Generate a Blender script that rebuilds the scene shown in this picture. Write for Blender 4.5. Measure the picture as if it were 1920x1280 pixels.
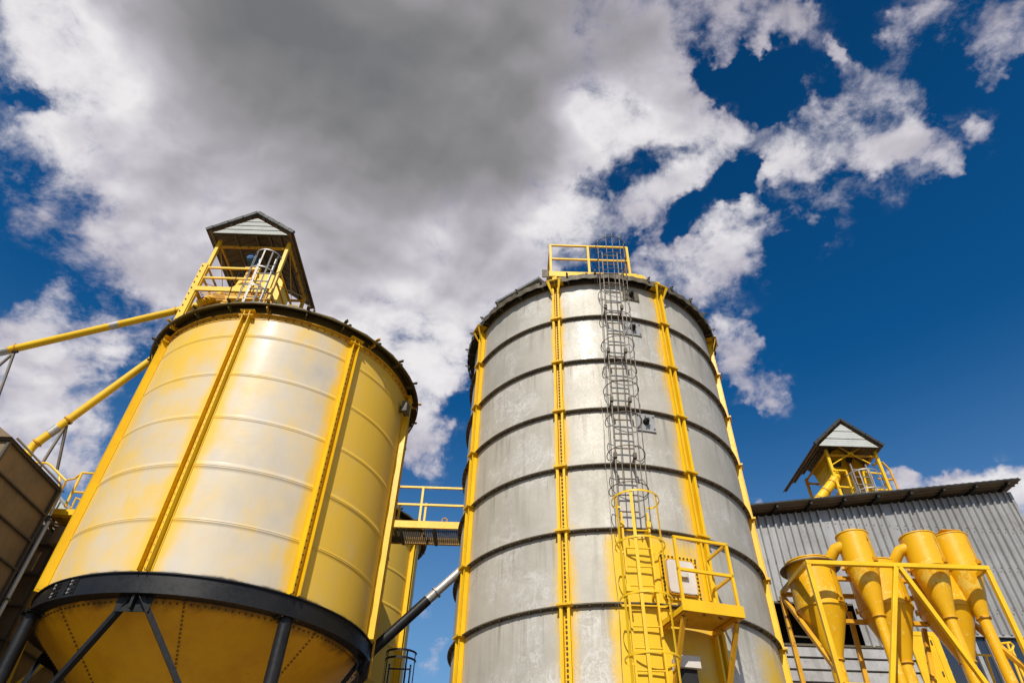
import bpy, math, random
from mathutils import Vector, Matrix
random.seed(7)
R = math.radians
for o in list(bpy.data.objects):
    bpy.data.objects.remove(o)
sc = bpy.context.scene
col = sc.collection

# ------------------------------------------------------------------ camera
F_PX, PITCH, ROLL = 1238.4, 0.7364, -0.0325
EYE = Vector((0, 0, 1.6))
FW = Vector((0, math.cos(PITCH), math.sin(PITCH)))
_u = Vector((0, -math.sin(PITCH), math.cos(PITCH))); _r = Vector((1, 0, 0))
UPV = _u * math.cos(ROLL) + _r * math.sin(ROLL)
RTV = _r * math.cos(ROLL) - _u * math.sin(ROLL)
cam_data = bpy.data.cameras.new('camera')
cam = bpy.data.objects.new('camera', cam_data); col.objects.link(cam)
cam_data.sensor_fit = 'HORIZONTAL'; cam_data.sensor_width = 36.0
cam_data.lens = 36.0 * F_PX / 1920
cam_data.clip_start = 0.05; cam_data.clip_end = 8000
M = Matrix((RTV, UPV, -FW)).transposed().to_4x4(); M.translation = EYE
cam.matrix_world = M
sc.camera = cam

# ------------------------------------------------------------------ light
SUN_EL, SUN_AZ = R(41.5), R(-101.0)
SUNV = Vector((math.cos(SUN_EL) * math.cos(SUN_AZ), math.cos(SUN_EL) * math.sin(SUN_AZ), math.sin(SUN_EL)))
sun_d = bpy.data.lights.new('sun', 'SUN'); sun_d.energy = 4.8; sun_d.angle = R(0.53)
sun_d.color = (1.0, 0.93, 0.82)
sun = bpy.data.objects.new('sun', sun_d); col.objects.link(sun)
sun.rotation_euler = SUNV.to_track_quat('Z', 'Y').to_euler(); sun.location = (0, -20, 40)
sc.view_settings.view_transform = 'Standard'; sc.view_settings.look = 'None'
sc.view_settings.exposure = 0.0; sc.view_settings.gamma = 1.0

# ------------------------------------------------------------------ node helper
class NT:
    def __init__(self, tree):
        self.t = tree
    def n(self, typ, **kw):
        nd = self.t.nodes.new(typ)
        for k, v in kw.items():
            setattr(nd, k, v)
        return nd
    def set(self, sock, v):
        if hasattr(v, 'is_output'):
            self.t.links.new(v, sock)
        elif isinstance(v, (tuple, list)) and len(v) == 3 and sock.type == 'RGBA':
            sock.default_value = (*v, 1)
        else:
            sock.default_value = v
    def math(self, op, a, b=None, c=None, clamp=False):
        nd = self.n('ShaderNodeMath', operation=op); nd.use_clamp = clamp
        for i, v in enumerate((a, b, c)):
            if v is not None: self.set(nd.inputs[i], v)
        return nd.outputs[0]
    def vmath(self, op, a, b=None):
        nd = self.n('ShaderNodeVectorMath', operation=op)
        self.set(nd.inputs[0], a)
        if b is not None: self.set(nd.inputs[1], b)
        return nd
    def mix(self, f, a, b, blend='MIX'):
        nd = self.n('ShaderNodeMix', data_type='RGBA', blend_type=blend)
        self.set(nd.inputs[0], f); self.set(nd.inputs[6], a); self.set(nd.inputs[7], b)
        return nd.outputs[2]
    def ramp(self, x, lo, hi, a=0.0, b=1.0, smooth=True):
        nd = self.n('ShaderNodeMapRange'); nd.interpolation_type = 'SMOOTHSTEP' if smooth else 'LINEAR'
        nd.clamp = True
        self.set(nd.inputs[0], x); nd.inputs[1].default_value = lo; nd.inputs[2].default_value = hi
        nd.inputs[3].default_value = a; nd.inputs[4].default_value = b
        return nd.outputs[0]
    def noise(self, vec, scale, detail=4, rough=0.55, dist=0.0, lac=2.0):
        nd = self.n('ShaderNodeTexNoise')
        self.set(nd.inputs['Vector'], vec)
        nd.inputs['Scale'].default_value = scale; nd.inputs['Detail'].default_value = detail
        nd.inputs['Roughness'].default_value = rough; nd.inputs['Distortion'].default_value = dist
        nd.inputs['Lacunarity'].default_value = lac
        return nd.outputs['Fac']
    def mapping(self, vec, scale=(1, 1, 1), loc=(0, 0, 0)):
        nd = self.n('ShaderNodeMapping'); self.set(nd.inputs[0], vec)
        nd.inputs['Scale'].default_value = scale; nd.inputs['Location'].default_value = loc
        return nd.outputs[0]

# ------------------------------------------------------------------ world: clear deep sky with broken cumulus
# azimuth (from +y towards +x), elevation, angular radius, weight of each cloud mass
CLOUD = [(-55.6,50.6,4.5,1),(-47.3,51.5,7.3,1),(-40.2,58.8,9.0,1),(-22.1,63.8,9.7,1),(2.3,65.8,8.4,1),(22.0,66.0,4.9,1),(31.8,65.5,3.2,0.9),(38.9,64.7,1.9,0.8),(-60.5,50.2,1.6,0.7),(-51.1,44.3,2.2,0.9),(-45.9,45.0,3.4,1),(-40.6,47.7,5.6,1),(-30.3,51.6,8.7,1),(-13.9,56.5,8.7,1),(2.4,59.7,7.0,1),(13.8,60.0,4.3,1),(19.4,58.9,2.1,0.7),(-42.1,42.3,2.9,0.9),(-35.7,45.1,5.5,1),(-24.0,46.4,7.3,1),(-11.9,50.5,5.8,1),(-0.5,52.3,4.1,1),(7.7,53.1,2.9,0.9),(-36.4,40.1,2.7,0.8),(-21.5,43.3,5.2,1),(-13.6,46.6,5.4,1),(-4.2,46.4,3.7,0.9),(-9.8,41.5,3.2,0.9),(-13.5,41.5,3.1,0.9),(-8.0,37.8,2.0,0.8),(-8.4,33.4,2.2,0.8),(-39.3,41.2,2.2,0.7),(26.0,60.2,1.7,0.8),(28.4,57.3,2.1,0.95),(30.5,55.7,1.3,0.6),(20.8,54.4,2.2,0.9),(16.5,52.3,2.2,0.9),(24.5,54.2,1.7,0.7),(44.5,60.8,1.7,0.9),(41.1,60.1,1.1,0.7),(36.7,61.3,1.2,0.7),(42.2,53.1,2.2,0.95),(36.6,52.8,2.4,1),(43.5,50.7,2.3,0.95),(48.9,49.9,1.7,0.95),(49.1,46.6,1.0,0.9),(43.8,48.0,1.2,0.7),(45.6,48.8,1.7,0.8),(30.8,50.0,1.7,0.9),(27.8,47.8,2.1,1),(22.3,46.9,2.4,1),(16.9,47.3,2.2,0.95),(32.5,47.1,1.6,0.85),(37.4,47.8,1.0,0.8),(57.5,55.0,1.9,0.85),(61.2,51.7,2.0,0.9),(59.7,49.5,1.4,0.9),(53.4,46.9,1.2,0.75),(24.9,41.9,1.4,0.65),(24.6,38.8,1.5,0.65),(25.5,35.7,1.0,0.6),(-43.5,28.7,2.6,1),(-40.9,27.2,3.0,1),(-37.7,26.4,2.6,0.9),(-40.5,32.6,2.0,0.85),(-43.3,34.0,1.4,0.6),(-39.3,34.0,1.3,0.6),(-45.1,30.9,1.3,0.8),(-35.9,26.3,1.7,0.7),(39.5,24.4,1.7,1),(40.7,23.0,2.0,1),(35.5,25.4,1.2,0.95),(37.5,25.2,1.2,0.95),(23.5,26.2,1.1,0.6),(-5.6,16.6,1.0,0.6),(-7.6,21.0,1.3,0.5),(-20.2,39.9,3.9,1),(-7.2,44.6,2.7,0.9),(-14.0,38.7,3.1,0.9),(-9.1,34.2,2.5,0.8),(-7.4,41.3,2.3,0.7),(-13.9,33.7,2.7,0.7),(-0.3,48.6,2.7,0.7),(9.5,49.4,1.8,0.4),(-2.0,44.4,1.8,0.5),(49.7,53.3,1.7,0.4),(28.5,46.5,2.1,0.4),(34.7,55.2,2.5,0.35),(26.5,62.4,2.5,0.3),(34.9,62.6,2.0,0.3),(32.7,52.2,2.1,0.3),(45.1,54.1,2.3,0.15),(38.1,46.4,2.0,0.25),(-51.9,41.3,2.2,0.25),(-54.9,45.5,1.8,0.3),(-37.0,38.5,2.3,0.35),(27.0,36.9,1.6,0.3),(22.1,40.6,2.1,0.35),(48.9,57.8,0.9,0.3),(48.3,55.9,1.1,0.3),(-43.8,35.0,1.7,0.5),(-39.0,35.0,1.5,0.5),(-43.8,31.9,2.1,0.6),(48.9,57.8,0.9,0.5),(-8.4,54.0,1.4,-0.75),(3.6,55.3,1.7,-0.8),(9.6,56.0,1.2,-0.7),(17.6,57.3,1.6,-0.7),(-2.3,51.1,1.1,-0.6),(-55.2,45.8,1.7,-0.6),(-5.1,43.3,1.4,-0.6),(-6.3,35.9,1.4,-0.7),(12.2,57.2,1.3,-0.6),(32.2,61.6,2.2,-0.7),(31.5,52.5,1.5,-0.6),(20.7,49.9,1.3,-0.5),(37.8,57.4,1.8,-0.5),(12.5,54.5,1.1,-0.5),(2.5,49.6,1.4,-0.4),(15.1,49.8,1.2,-0.4),(17.6,55.1,2.0,-0.8),(21.9,57.1,1.1,-0.5),(31.1,52.9,1.7,-0.7),(22.7,62.2,1.6,-0.5),(36.0,57.1,1.4,-0.6),(-1.9,50.4,1.4,-0.6),(24.1,50.0,1.2,-0.5),(-54.2,45.8,1.5,-0.8),(40.5,56.9,2.0,-0.4),(33.5,50.2,1.2,-0.4),(13.5,55.7,1.3,-0.5)]
GREY = [(-37.9,61.5,7.4,1.2),(-20.7,63.2,9.0,1.3),(-28.3,56.4,7.8,1.2),(-7.0,62.3,6.8,0.9),(-39.6,56.7,5.5,0.8),(-17.7,54.2,5.6,0.8),(2.3,67.3,5.7,0.7),(-26.9,49.4,3.7,0.5),(-47.1,59.0,3.7,0.7),(-6.6,67.8,6.0,0.8),(61.5,51.9,2.7,0.6),(-18.3,44.9,3.5,0.4),(-2.5,57.1,3.5,0.4),(-41.5,47.3,2.9,0.3),(-7.5,49.6,2.7,0.3),(-53.2,54.9,3.1,0.3),(21.0,66.1,3.3,0.3),(-32.6,42.9,2.4,0.25),(59.8,48.7,2.0,0.5),(-57.8,50.4,3.1,-0.7),(11.4,61.0,3.4,-1.2),(18.5,58.6,2.6,-0.7),(7.0,53.1,3.6,-0.8),(-52.0,50.1,2.8,-0.5),(-52.6,43.2,2.8,-0.5),(-15.7,40.7,4.9,-0.6),(-10.8,51.6,2.2,-0.5),(-9.8,41.5,3.6,-0.4)]

def dirv(az, el):
    az, el = R(az), R(el)
    return (math.cos(el) * math.sin(az), math.cos(el) * math.cos(az), math.sin(el))

world = bpy.data.worlds.new('World'); sc.world = world; world.use_nodes = True
world.node_tree.nodes.clear()
W = NT(world.node_tree)
tc = W.n('ShaderNodeTexCoord').outputs['Generated']
dn = W.vmath('NORMALIZE', tc).outputs[0]
sky = W.n('ShaderNodeTexSky', sky_type='NISHITA'); sky.sun_disc = False
sky.sun_elevation = SUN_EL; sky.sun_rotation = R(191); sky.altitude = 200
sky.air_density = 1.0; sky.dust_density = 0.6; sky.ozone_density = 3.0
SKY_S = 0.085
def wvec(vec, scale, amt, detail, rough=0.5):
    nd = W.n('ShaderNodeTexNoise'); W.set(nd.inputs['Vector'], vec); nd.inputs['Scale'].default_value = scale; nd.inputs['Detail'].default_value = detail; nd.inputs['Roughness'].default_value = rough
    v = W.vmath('SCALE', W.vmath('SUBTRACT', nd.outputs['Color'], (.5, .5, .5)).outputs[0]); v.inputs['Scale'].default_value = amt
    return v.outputs[0]
dw = W.vmath('ADD', dn, wvec(dn, 7.0, 0.16, 5, 0.6)).outputs[0]
dw = W.vmath('NORMALIZE', W.vmath('ADD', dw, wvec(dn, 26.0, 0.05, 4, 0.6)).outputs[0]).outputs[0]
def field(items, dn=None):
    dn = dn or dw
    acc = None
    for az, el, r, a in items:
        k = 1.0 / (1 - math.cos(R(r)))
        d = W.vmath('DOT_PRODUCT', dn, dirv(az, el)).outputs['Value']
        e = W.math('EXPONENT', W.math('MULTIPLY_ADD', d, k, -k))
        acc = W.math('MULTIPLY_ADD', e, a, 0.0 if acc is None else acc)
    return acc
sep = W.n('ShaderNodeSeparateXYZ'); W.set(sep.inputs[0], dn)
zc = W.math('MAXIMUM', sep.outputs[2], 0.02)
den = W.math('ADD', zc, 0.45)
cmb = W.n('ShaderNodeCombineXYZ')
W.set(cmb.inputs[0], W.math('DIVIDE', sep.outputs[0], den)); W.set(cmb.inputs[1], W.math('DIVIDE', sep.outputs[1], den))
pl = cmb.outputs[0]
def warped(vec, scale, amt, detail=3):
    wn_ = W.n('ShaderNodeTexNoise'); W.set(wn_.inputs['Vector'], vec); wn_.inputs['Scale'].default_value = scale; wn_.inputs['Detail'].default_value = detail
    v = W.vmath('SCALE', W.vmath('SUBTRACT', wn_.outputs['Color'], (.5, .5, .5)).outputs[0]); v.inputs['Scale'].default_value = amt
    return W.vmath('ADD', vec, v.outputs[0]).outputs[0]
plw = warped(pl, 4.0, 0.09)
plw = warped(plw, 18.0, 0.016, 3)
f1 = W.noise(plw, 7.0, 12, 0.60)
f2 = W.noise(plw, 24.0, 9, 0.64)
base = W.math('MULTIPLY', W.math('SUBTRACT', 1.0, W.math('EXPONENT', W.math('MULTIPLY', W.math('MAXIMUM', field(CLOUD), 0.0), -0.85))), 1.30)
back = W.ramp(W.math('MULTIPLY', sep.outputs[1], 1.0), 0.15, -0.25)
gen = W.math('MULTIPLY', back, W.ramp(W.noise(pl, 1.6, 3, 0.5), 0.42, 0.62, 0.0, 0.9))
base = W.math('ADD', base, gen)
dens = W.math('ADD', base, W.math('MULTIPLY', W.math('SUBTRACT', f1, 0.5), 3.0))
dens = W.math('ADD', dens, W.math('MULTIPLY', W.math('SUBTRACT', f2, 0.5), 1.3))
gf = field(GREY, dn)
dens = W.math('ADD', W.math('MULTIPLY', dens, W.ramp(base, 0.0, 0.40)), W.ramp(gf, 0.5, 2.0, 0.0, 0.55))
alpha = W.math('ADD', W.math('MULTIPLY', W.ramp(dens, 0.14, 0.90), 0.90), W.math('MULTIPLY', W.ramp(dens, 0.7, 1.5), 0.14))
wisp = W.math('MULTIPLY', W.ramp(W.noise(plw, 13.0, 8, 0.68), 0.50, 0.74), W.ramp(base, 0.02, 0.30, 0.0, 0.5))
alpha = W.math('MAXIMUM', alpha, wisp)
alpha = W.math('MULTIPLY', alpha, W.ramp(sep.outputs[2], 0.0, 0.08))
# shading of the cloud body: deep bases go grey, billows towards the sun stay white
off = W.vmath('ADD', plw, (SUNV.x * 0.05, SUNV.y * 0.05, 0)).outputs[0]
off2 = W.vmath('ADD', plw, (SUNV.x * 0.02, SUNV.y * 0.02, 0)).outputs[0]
s0, s1_ = W.noise(plw, 5.0, 2, 0.4), W.noise(off, 5.0, 2, 0.4)
t0_, t1_ = W.noise(plw, 15.0, 3, 0.45), W.noise(off2, 15.0, 3, 0.45)
rel = W.math('ADD', W.math('MULTIPLY', W.math('SUBTRACT', s0, s1_), 1.2), W.math('MULTIPLY', W.math('SUBTRACT', t0_, t1_), W.ramp(gf, 0.0, 1.0, 1.0, 0.55)))
grey = W.math('MULTIPLY', W.math('SUBTRACT', 1.0, W.math('EXPONENT', W.math('MULTIPLY', gf, -0.55))), 1.15)
grey = W.math('ADD', grey, W.math('MULTIPLY', W.math('SUBTRACT', W.noise(plw, 3.4, 3, 0.45), 0.5), 1.25))
grey = W.math('SUBTRACT', W.math('ADD', grey, W.math('MULTIPLY', W.math('SUBTRACT', s0, 0.5), -0.35)), rel)
cr = W.n('ShaderNodeValToRGB'); W.set(cr.inputs[0], W.math('ADD', W.math('MULTIPLY', grey, 0.75), 0.18, None, True))
E_ = cr.color_ramp.elements
E_[0].position = 0.0; E_[0].color = (0.84, 0.82, 0.83, 1); E_[1].position = 1.0; E_[1].color = (0.172, 0.176, 0.188, 1)
for p_, c_ in ((0.22, (0.60, 0.57, 0.62, 1)), (0.5, (0.37, 0.355, 0.385, 1)), (0.75, (0.245, 0.242, 0.25, 1))):
    e_ = E_.new(p_); e_.color = c_
thin = W.ramp(dens, 0.35, 1.15)
ccol = W.mix(thin, W.mix(0.45, cr.outputs[0], (0.44, 0.41, 0.52)), cr.outputs[0])
hs = W.n('ShaderNodeHueSaturation'); hs.inputs['Saturation'].default_value = 1.38; hs.inputs['Value'].default_value = 1.0
W.set(hs.inputs['Color'], sky.outputs[0])
skc = W.vmath('MULTIPLY', hs.outputs[0], (SKY_S * 0.62, SKY_S * 1.08, SKY_S * 1.15)).outputs[0]
skc = W.vmath('SCALE', skc); W.set(skc.inputs['Scale'], W.ramp(sep.outputs[2], 0.62, 0.95, 1.0, 0.72)); skc = skc.outputs[0]
low = W.ramp(sep.outputs[2], 0.62, 0.22)
skc = W.mix(low, skc, W.mix(0.5, W.vmath('MULTIPLY', skc, (2.9, 1.5, 1.2)).outputs[0], (0.21, 0.34, 0.60)))
final = W.mix(alpha, skc, ccol)
bg = W.n('ShaderNodeBackground'); W.set(bg.inputs[0], final); bg.inputs[1].default_value = 1.0
wo = W.n('ShaderNodeOutputWorld'); W.t.links.new(bg.outputs[0], wo.inputs[0])

# ------------------------------------------------------------------ mesh helper
def at(px, py, Y):
    """point of the place seen at that spot of the photograph, standing at depth Y metres from the eye"""
    d = FW + RTV * ((px - 960) / F_PX) + UPV * ((640 - py) / F_PX)
    return EYE + d * (Y / d.y)

def frame_of(d, up=None):
    d = d.normalized()
    u = Vector(up) if up is not None else (Vector((0, 0, 1)) if abs(d.z) < 0.95 else Vector((0, 1, 0)))
    s = d.cross(u)
    if s.length < 1e-4: s = d.cross(Vector((1, 0, 0)))
    s.normalize(); t = s.cross(d).normalized()
    return s, t

class MB:
    def __init__(self): self.v = []; self.f = []
    def add(self, vs, fs):
        b = len(self.v); self.v += [Vector(p) for p in vs]; self.f += [tuple(i + b for i in q) for q in fs]
        return self
    def hexa(self, p):   # 8 points, bottom 4 ccw then top 4
        return self.add(p, [(3, 2, 1, 0), (4, 5, 6, 7), (0, 1, 5, 4), (1, 2, 6, 5), (2, 3, 7, 6), (3, 0, 4, 7)])
    def fbox(self, o, ex, ey, ez, x0, x1, y0, y1, z0, z1):   # box in a frame
        o = Vector(o)
        P = lambda x, y, z: o + ex * x + ey * y + ez * z
        return self.hexa([P(x0, y0, z0), P(x1, y0, z0), P(x1, y1, z0), P(x0, y1, z0), P(x0, y0, z1), P(x1, y0, z1), P(x1, y1, z1), P(x0, y1, z1)])
    def box(self, x0, x1, y0, y1, z0, z1):
        return self.fbox((0, 0, 0), Vector((1, 0, 0)), Vector((0, 1, 0)), Vector((0, 0, 1)), x0, x1, y0, y1, z0, z1)
    def bar(self, p0, p1, w, h=None, up=None):
        p0, p1 = Vector(p0), Vector(p1); h = h or w
        s, t = frame_of(p1 - p0, up); a, b = s * (w / 2), t * (h / 2)
        return self.hexa([p0 - a - b, p0 + a - b, p0 + a + b, p0 - a + b, p1 - a - b, p1 + a - b, p1 + a + b, p1 - a + b])
    def angle(self, p0, p1, w, th=0.008, up=None):   # L section
        p0, p1 = Vector(p0), Vector(p1); s, t = frame_of(p1 - p0, up); d = (p1 - p0)
        L = d.length; d.normalize()
        self.fbox(p0, s, t, d, 0, w, 0, th, 0, L); return self.fbox(p0, s, t, d, 0, th, th, w, 0, L)
    def tube(self, p0, p1, r, r2=None, n=12, caps=True):
        p0, p1 = Vector(p0), Vector(p1); r2 = r if r2 is None else r2
        s, t = frame_of(p1 - p0); vs = []
        for p, q in ((p0, r), (p1, r2)):
            for i in range(n):
                a = 2 * math.pi * i / n; vs.append(p + s * (q * math.cos(a)) + t * (q * math.sin(a)))
        fs = [(i, (i + 1) % n, n + (i + 1) % n, n + i) for i in range(n)]
        if caps: fs += [tuple(range(n - 1, -1, -1)), tuple(range(n, 2 * n))]
        return self.add(vs, fs)
    def path(self, pts, r, n=8, closed=False):
        pts = [Vector(p) for p in pts]; N = len(pts); vs = []; s = None
        for i in range(N):
            a = pts[i - 1] if (i > 0 or closed) else pts[i]; b = pts[(i + 1) % N] if (i < N - 1 or closed) else pts[i]
            d = (b - a).normalized()
            if s is None: s, t = frame_of(d)
            else:
                s = (s - d * s.dot(d)).normalized()
                t = s.cross(d).normalized()
            for k in range(n):
                g = 2 * math.pi * k / n; vs.append(pts[i] + s * (r * math.cos(g)) + t * (r * math.sin(g)))
        fs = []
        for i in range(N if closed else N - 1):
            j = (i + 1) % N
            fs += [(i * n + k, i * n + (k + 1) % n, j * n + (k + 1) % n, j * n + k) for k in range(n)]
        if not closed: fs += [tuple(range(n - 1, -1, -1)), tuple(range((N - 1) * n, N * n))]
        return self.add(vs, fs)
    def lathe(self, c, prof, n=64, a0=0.0, a1=2 * math.pi):
        full = abs(a1 - a0 - 2 * math.pi) < 1e-6; m = len(prof); cols = n if full else n + 1; vs = []
        for i in range(cols):
            a = a0 + (a1 - a0) * i / n
            for r, z in prof: vs.append(Vector((c[0] + r * math.cos(a), c[1] + r * math.sin(a), (c[2] if len(c) > 2 else 0) + z)))
        fs = []
        for i in range(n):
            j = (i + 1) % cols
            for k in range(m - 1): fs.append((i * m + k, j * m + k, j * m + k + 1, i * m + k + 1))
        return self.add(vs, fs)
    def ring(self, c, r0, r1, z0, z1, n=64, a0=0.0, a1=2 * math.pi):
        self.lathe(c, [(r0, z0), (r1, z0), (r1, z1), (r0, z1), (r0, z0)], n, a0, a1)
        if abs(a1 - a0 - 2 * math.pi) > 1e-6:
            for a in (a0, a1):
                ca, sa = math.cos(a), math.sin(a)
                self.add([(c[0] + r * ca, c[1] + r * sa, (c[2] if len(c) > 2 else 0) + z) for r, z in ((r0, z0), (r1, z0), (r1, z1), (r0, z1))], [(0, 1, 2, 3)])
        return self
    def prism(self, poly, off):
        poly = [Vector(p) for p in poly]; n = len(poly); off = Vector(off)
        return self.add(poly + [p + off for p in poly], [tuple(range(n - 1, -1, -1)), tuple(range(n, 2 * n))] + [(i, (i + 1) % n, n + (i + 1) % n, n + i) for i in range(n)])
    def bolt(self, p, nrm, r=0.014, h=0.012):
        p = Vector(p); return self.tube(p, p + Vector(nrm).normalized() * h, r, n=6)
    def build(self, name, mat, parent=None, label=None, sharp=35, bevel=0.0):
        me = bpy.data.meshes.new(name)
        off = ROOT.get(parent.name, Vector()) if parent else Vector()
        me.from_pydata([tuple(p - off) for p in self.v], [], self.f)
        me.materials.append(mat); me.validate()
        import bmesh
        bm = bmesh.new(); bm.from_mesh(me); bmesh.ops.recalc_face_normals(bm, faces=bm.faces); bm.to_mesh(me); bm.free()
        me.shade_smooth(); me.set_sharp_from_angle(angle=R(sharp))
        o = bpy.data.objects.new(name, me); col.objects.link(o)
        if parent:
            o.parent = parent; ROOT[o.name] = off
        if label: o['label'] = label
        if bevel:
            md = o.modifiers.new('bevel', 'BEVEL'); md.width = bevel; md.segments = 2; md.limit_method = 'ANGLE'; md.angle_limit = R(40)
        return o

ROOT = {}
def thing(name, label, cat, loc=(0, 0, 0), group=None):
    o = bpy.data.objects.new(name, None); o.empty_display_size = 0.3; col.objects.link(o)
    o.location = loc; ROOT[o.name] = Vector(loc)
    o['label'] = label; o['category'] = cat
    if group: o['group'] = group
    return o
def tag(o, label, cat, group=None):
    o['label'] = label; o['category'] = cat
    if group: o['group'] = group
    return o
def structure(o):
    o['kind'] = 'structure'; return o

# ------------------------------------------------------------------ materials
def new_mat(name):
    m = bpy.data.materials.new(name); m.use_nodes = True; m.node_tree.nodes.clear()
    T = NT(m.node_tree); b = T.n('ShaderNodeBsdfPrincipled'); o = T.n('ShaderNodeOutputMaterial')
    T.t.links.new(b.outputs[0], o.inputs[0])
    return m, T, b
def objco(T): return T.n('ShaderNodeTexCoord').outputs['Object']
def bump(T, b, h, strength, dist=0.01):
    nd = T.n('ShaderNodeBump'); nd.inputs['Strength'].default_value = strength; nd.inputs['Distance'].default_value = dist
    T.set(nd.inputs['Height'], h); T.t.links.new(nd.outputs[0], b.inputs['Normal'])

def paint(name, c, c2=None, rough=0.42, rust=0.0, fade=None, fade_amt=0.0, spec=0.4, metal=0.0, streak=0.25):
    m, T, b = new_mat(name); co = objco(T)
    c2 = c2 or tuple(x * 0.72 for x in c)
    n1 = T.noise(co, 2.2, 5, 0.6); n2 = T.noise(co, 14, 5, 0.65)
    st = T.noise(T.mapping(co, (9, 9, 0.7)), 1.0, 4, 0.6)
    f = T.math('ADD', T.math('MULTIPLY', T.ramp(n1, 0.35, 0.7), 0.6), T.math('MULTIPLY', T.ramp(st, 0.5, 0.75), streak))
    cl = T.mix(f, c, c2)
    if fade:
        cl = T.mix(T.math('MULTIPLY', T.ramp(T.math('ADD', n1, T.math('MULTIPLY', T.math('SUBTRACT', n2, 0.5), 0.8)), 0.60, 0.66), fade_amt), cl, fade)
    if rust > 0:
        k = T.noise(co, 5.5, 9, 0.72, 0.4)
        rm = T.ramp(k, 0.70 - rust * 0.16, 0.745 - rust * 0.16)
        cl = T.mix(rm, cl, (0.11, 0.04, 0.015)); 
        T.set(b.inputs['Roughness'], T.math('ADD', T.math('MULTIPLY', rm, 0.4), T.ramp(n2, 0.3, 0.7, rough - 0.06, rough + 0.10)))
    else:
        T.set(b.inputs['Roughness'], T.ramp(n2, 0.3, 0.7, rough - 0.06, rough + 0.10))
    T.set(b.inputs['Base Color'], cl)
    b.inputs['Specular IOR Level'].default_value = spec; b.inputs['Metallic'].default_value = metal
    bump(T, b, T.math('ADD', n2, T.math('MULTIPLY', n1, 2.0)), 0.12, 0.01)
    return m

YEL = (0.82, 0.51, 0.008); YEL2 = (0.72, 0.40, 0.008)
m_yel = paint('yellow_paint', YEL, YEL2, 0.40, rust=0.25)
m_yel_worn = paint('worn_yellow_paint', (0.68, 0.36, 0.015), (0.46, 0.21, 0.012), 0.45, rust=0.75)
m_yel_cyc = paint('cyclone_yellow_paint', (0.79, 0.44, 0.006), (0.70, 0.35, 0.006), 0.36, rust=0.16, fade=(0.80, 0.58, 0.10), fade_amt=0.7, spec=0.45)
m_orange = paint('hopper_ochre_paint', (0.84, 0.40, 0.006), (0.68, 0.28, 0.006), 0.42, rust=0.2)
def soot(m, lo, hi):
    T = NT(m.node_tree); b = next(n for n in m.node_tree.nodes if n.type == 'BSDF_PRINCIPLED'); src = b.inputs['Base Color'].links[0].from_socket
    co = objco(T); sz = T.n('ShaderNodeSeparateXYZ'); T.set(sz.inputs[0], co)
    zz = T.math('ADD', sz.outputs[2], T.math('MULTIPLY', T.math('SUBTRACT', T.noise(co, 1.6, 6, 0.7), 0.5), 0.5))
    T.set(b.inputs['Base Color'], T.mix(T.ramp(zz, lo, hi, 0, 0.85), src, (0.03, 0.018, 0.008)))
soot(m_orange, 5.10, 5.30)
m_black = paint('black_paint', (0.008, 0.008, 0.009), (0.018, 0.017, 0.018), 0.40, spec=0.28, rust=0.10)
m_dark = paint('grimy_and_shade_toned_steel', (0.115, 0.095, 0.06), (0.06, 0.05, 0.035), 0.6)  # grimy steel; also stands in for shade on eave ring and topmost plate
m_flange = paint('weathered_shade_toned_flange', (0.16, 0.13, 0.09), (0.07, 0.055, 0.04), 0.6, rust=0.3)  # dark tone joins rust and grime with the flange underside's shade
m_eave = paint('shade_toned_eave_sheet', (0.12, 0.085, 0.02), (0.07, 0.05, 0.016), 0.55)  # eave underside's shade and yellow bounce are put into this dark olive
m_steel = paint('dull_galvanised_steel', (0.40, 0.39, 0.37), (0.26, 0.25, 0.24), 0.45, metal=0.5, rust=0.15)
m_rungsteel = paint('rusting_ladder_steel', (0.20, 0.17, 0.14), (0.12, 0.095, 0.07), 0.5, metal=0.3, rust=0.3)
m_alu = paint('bright_aluminium', (0.50, 0.48, 0.45), (0.38, 0.37, 0.36), 0.42, metal=0.5)
m_cage = paint('dull_aluminium', (0.33, 0.32, 0.30), (0.24, 0.235, 0.23), 0.5, metal=0.4)
m_blue = paint('blue_motor_enamel', (0.03, 0.12, 0.30), (0.025, 0.09, 0.22), 0.4)
m_white = paint('off_white_enamel', (0.66, 0.62, 0.57), (0.50, 0.44, 0.38), 0.45, rust=0.35)
m_plank = paint('pale_grey_cladding', (0.50, 0.52, 0.50), (0.40, 0.42, 0.41), 0.5, rust=0.05)
m_roof_dark = paint('dark_roof_edge', (0.030, 0.032, 0.030), (0.018, 0.018, 0.018), 0.55)
m_roof_under = paint('brown_roof_underside', (0.20, 0.15, 0.10), (0.11, 0.08, 0.055), 0.6, rust=0.3)
m_bin = paint('brown_dryer_panel', (0.20, 0.135, 0.07), (0.11, 0.078, 0.045), 0.5, metal=0.25, rust=0.1, spec=0.5)
m_binrib = paint('dark_bin_flange', (0.07, 0.055, 0.04), (0.04, 0.035, 0.03), 0.55)
m_bolt = paint('dark_bolt_heads', (0.10, 0.07, 0.03), (0.05, 0.04, 0.03), 0.5)
m_seambolt = paint('amber_brown_bolts', (0.22, 0.11, 0.012), (0.12, 0.06, 0.012), 0.5)
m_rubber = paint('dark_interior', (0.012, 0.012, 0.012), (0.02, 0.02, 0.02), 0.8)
m_concrete = paint('yard_concrete', (0.20, 0.168, 0.13), (0.13, 0.11, 0.085), 0.85, spec=0.2)

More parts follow.
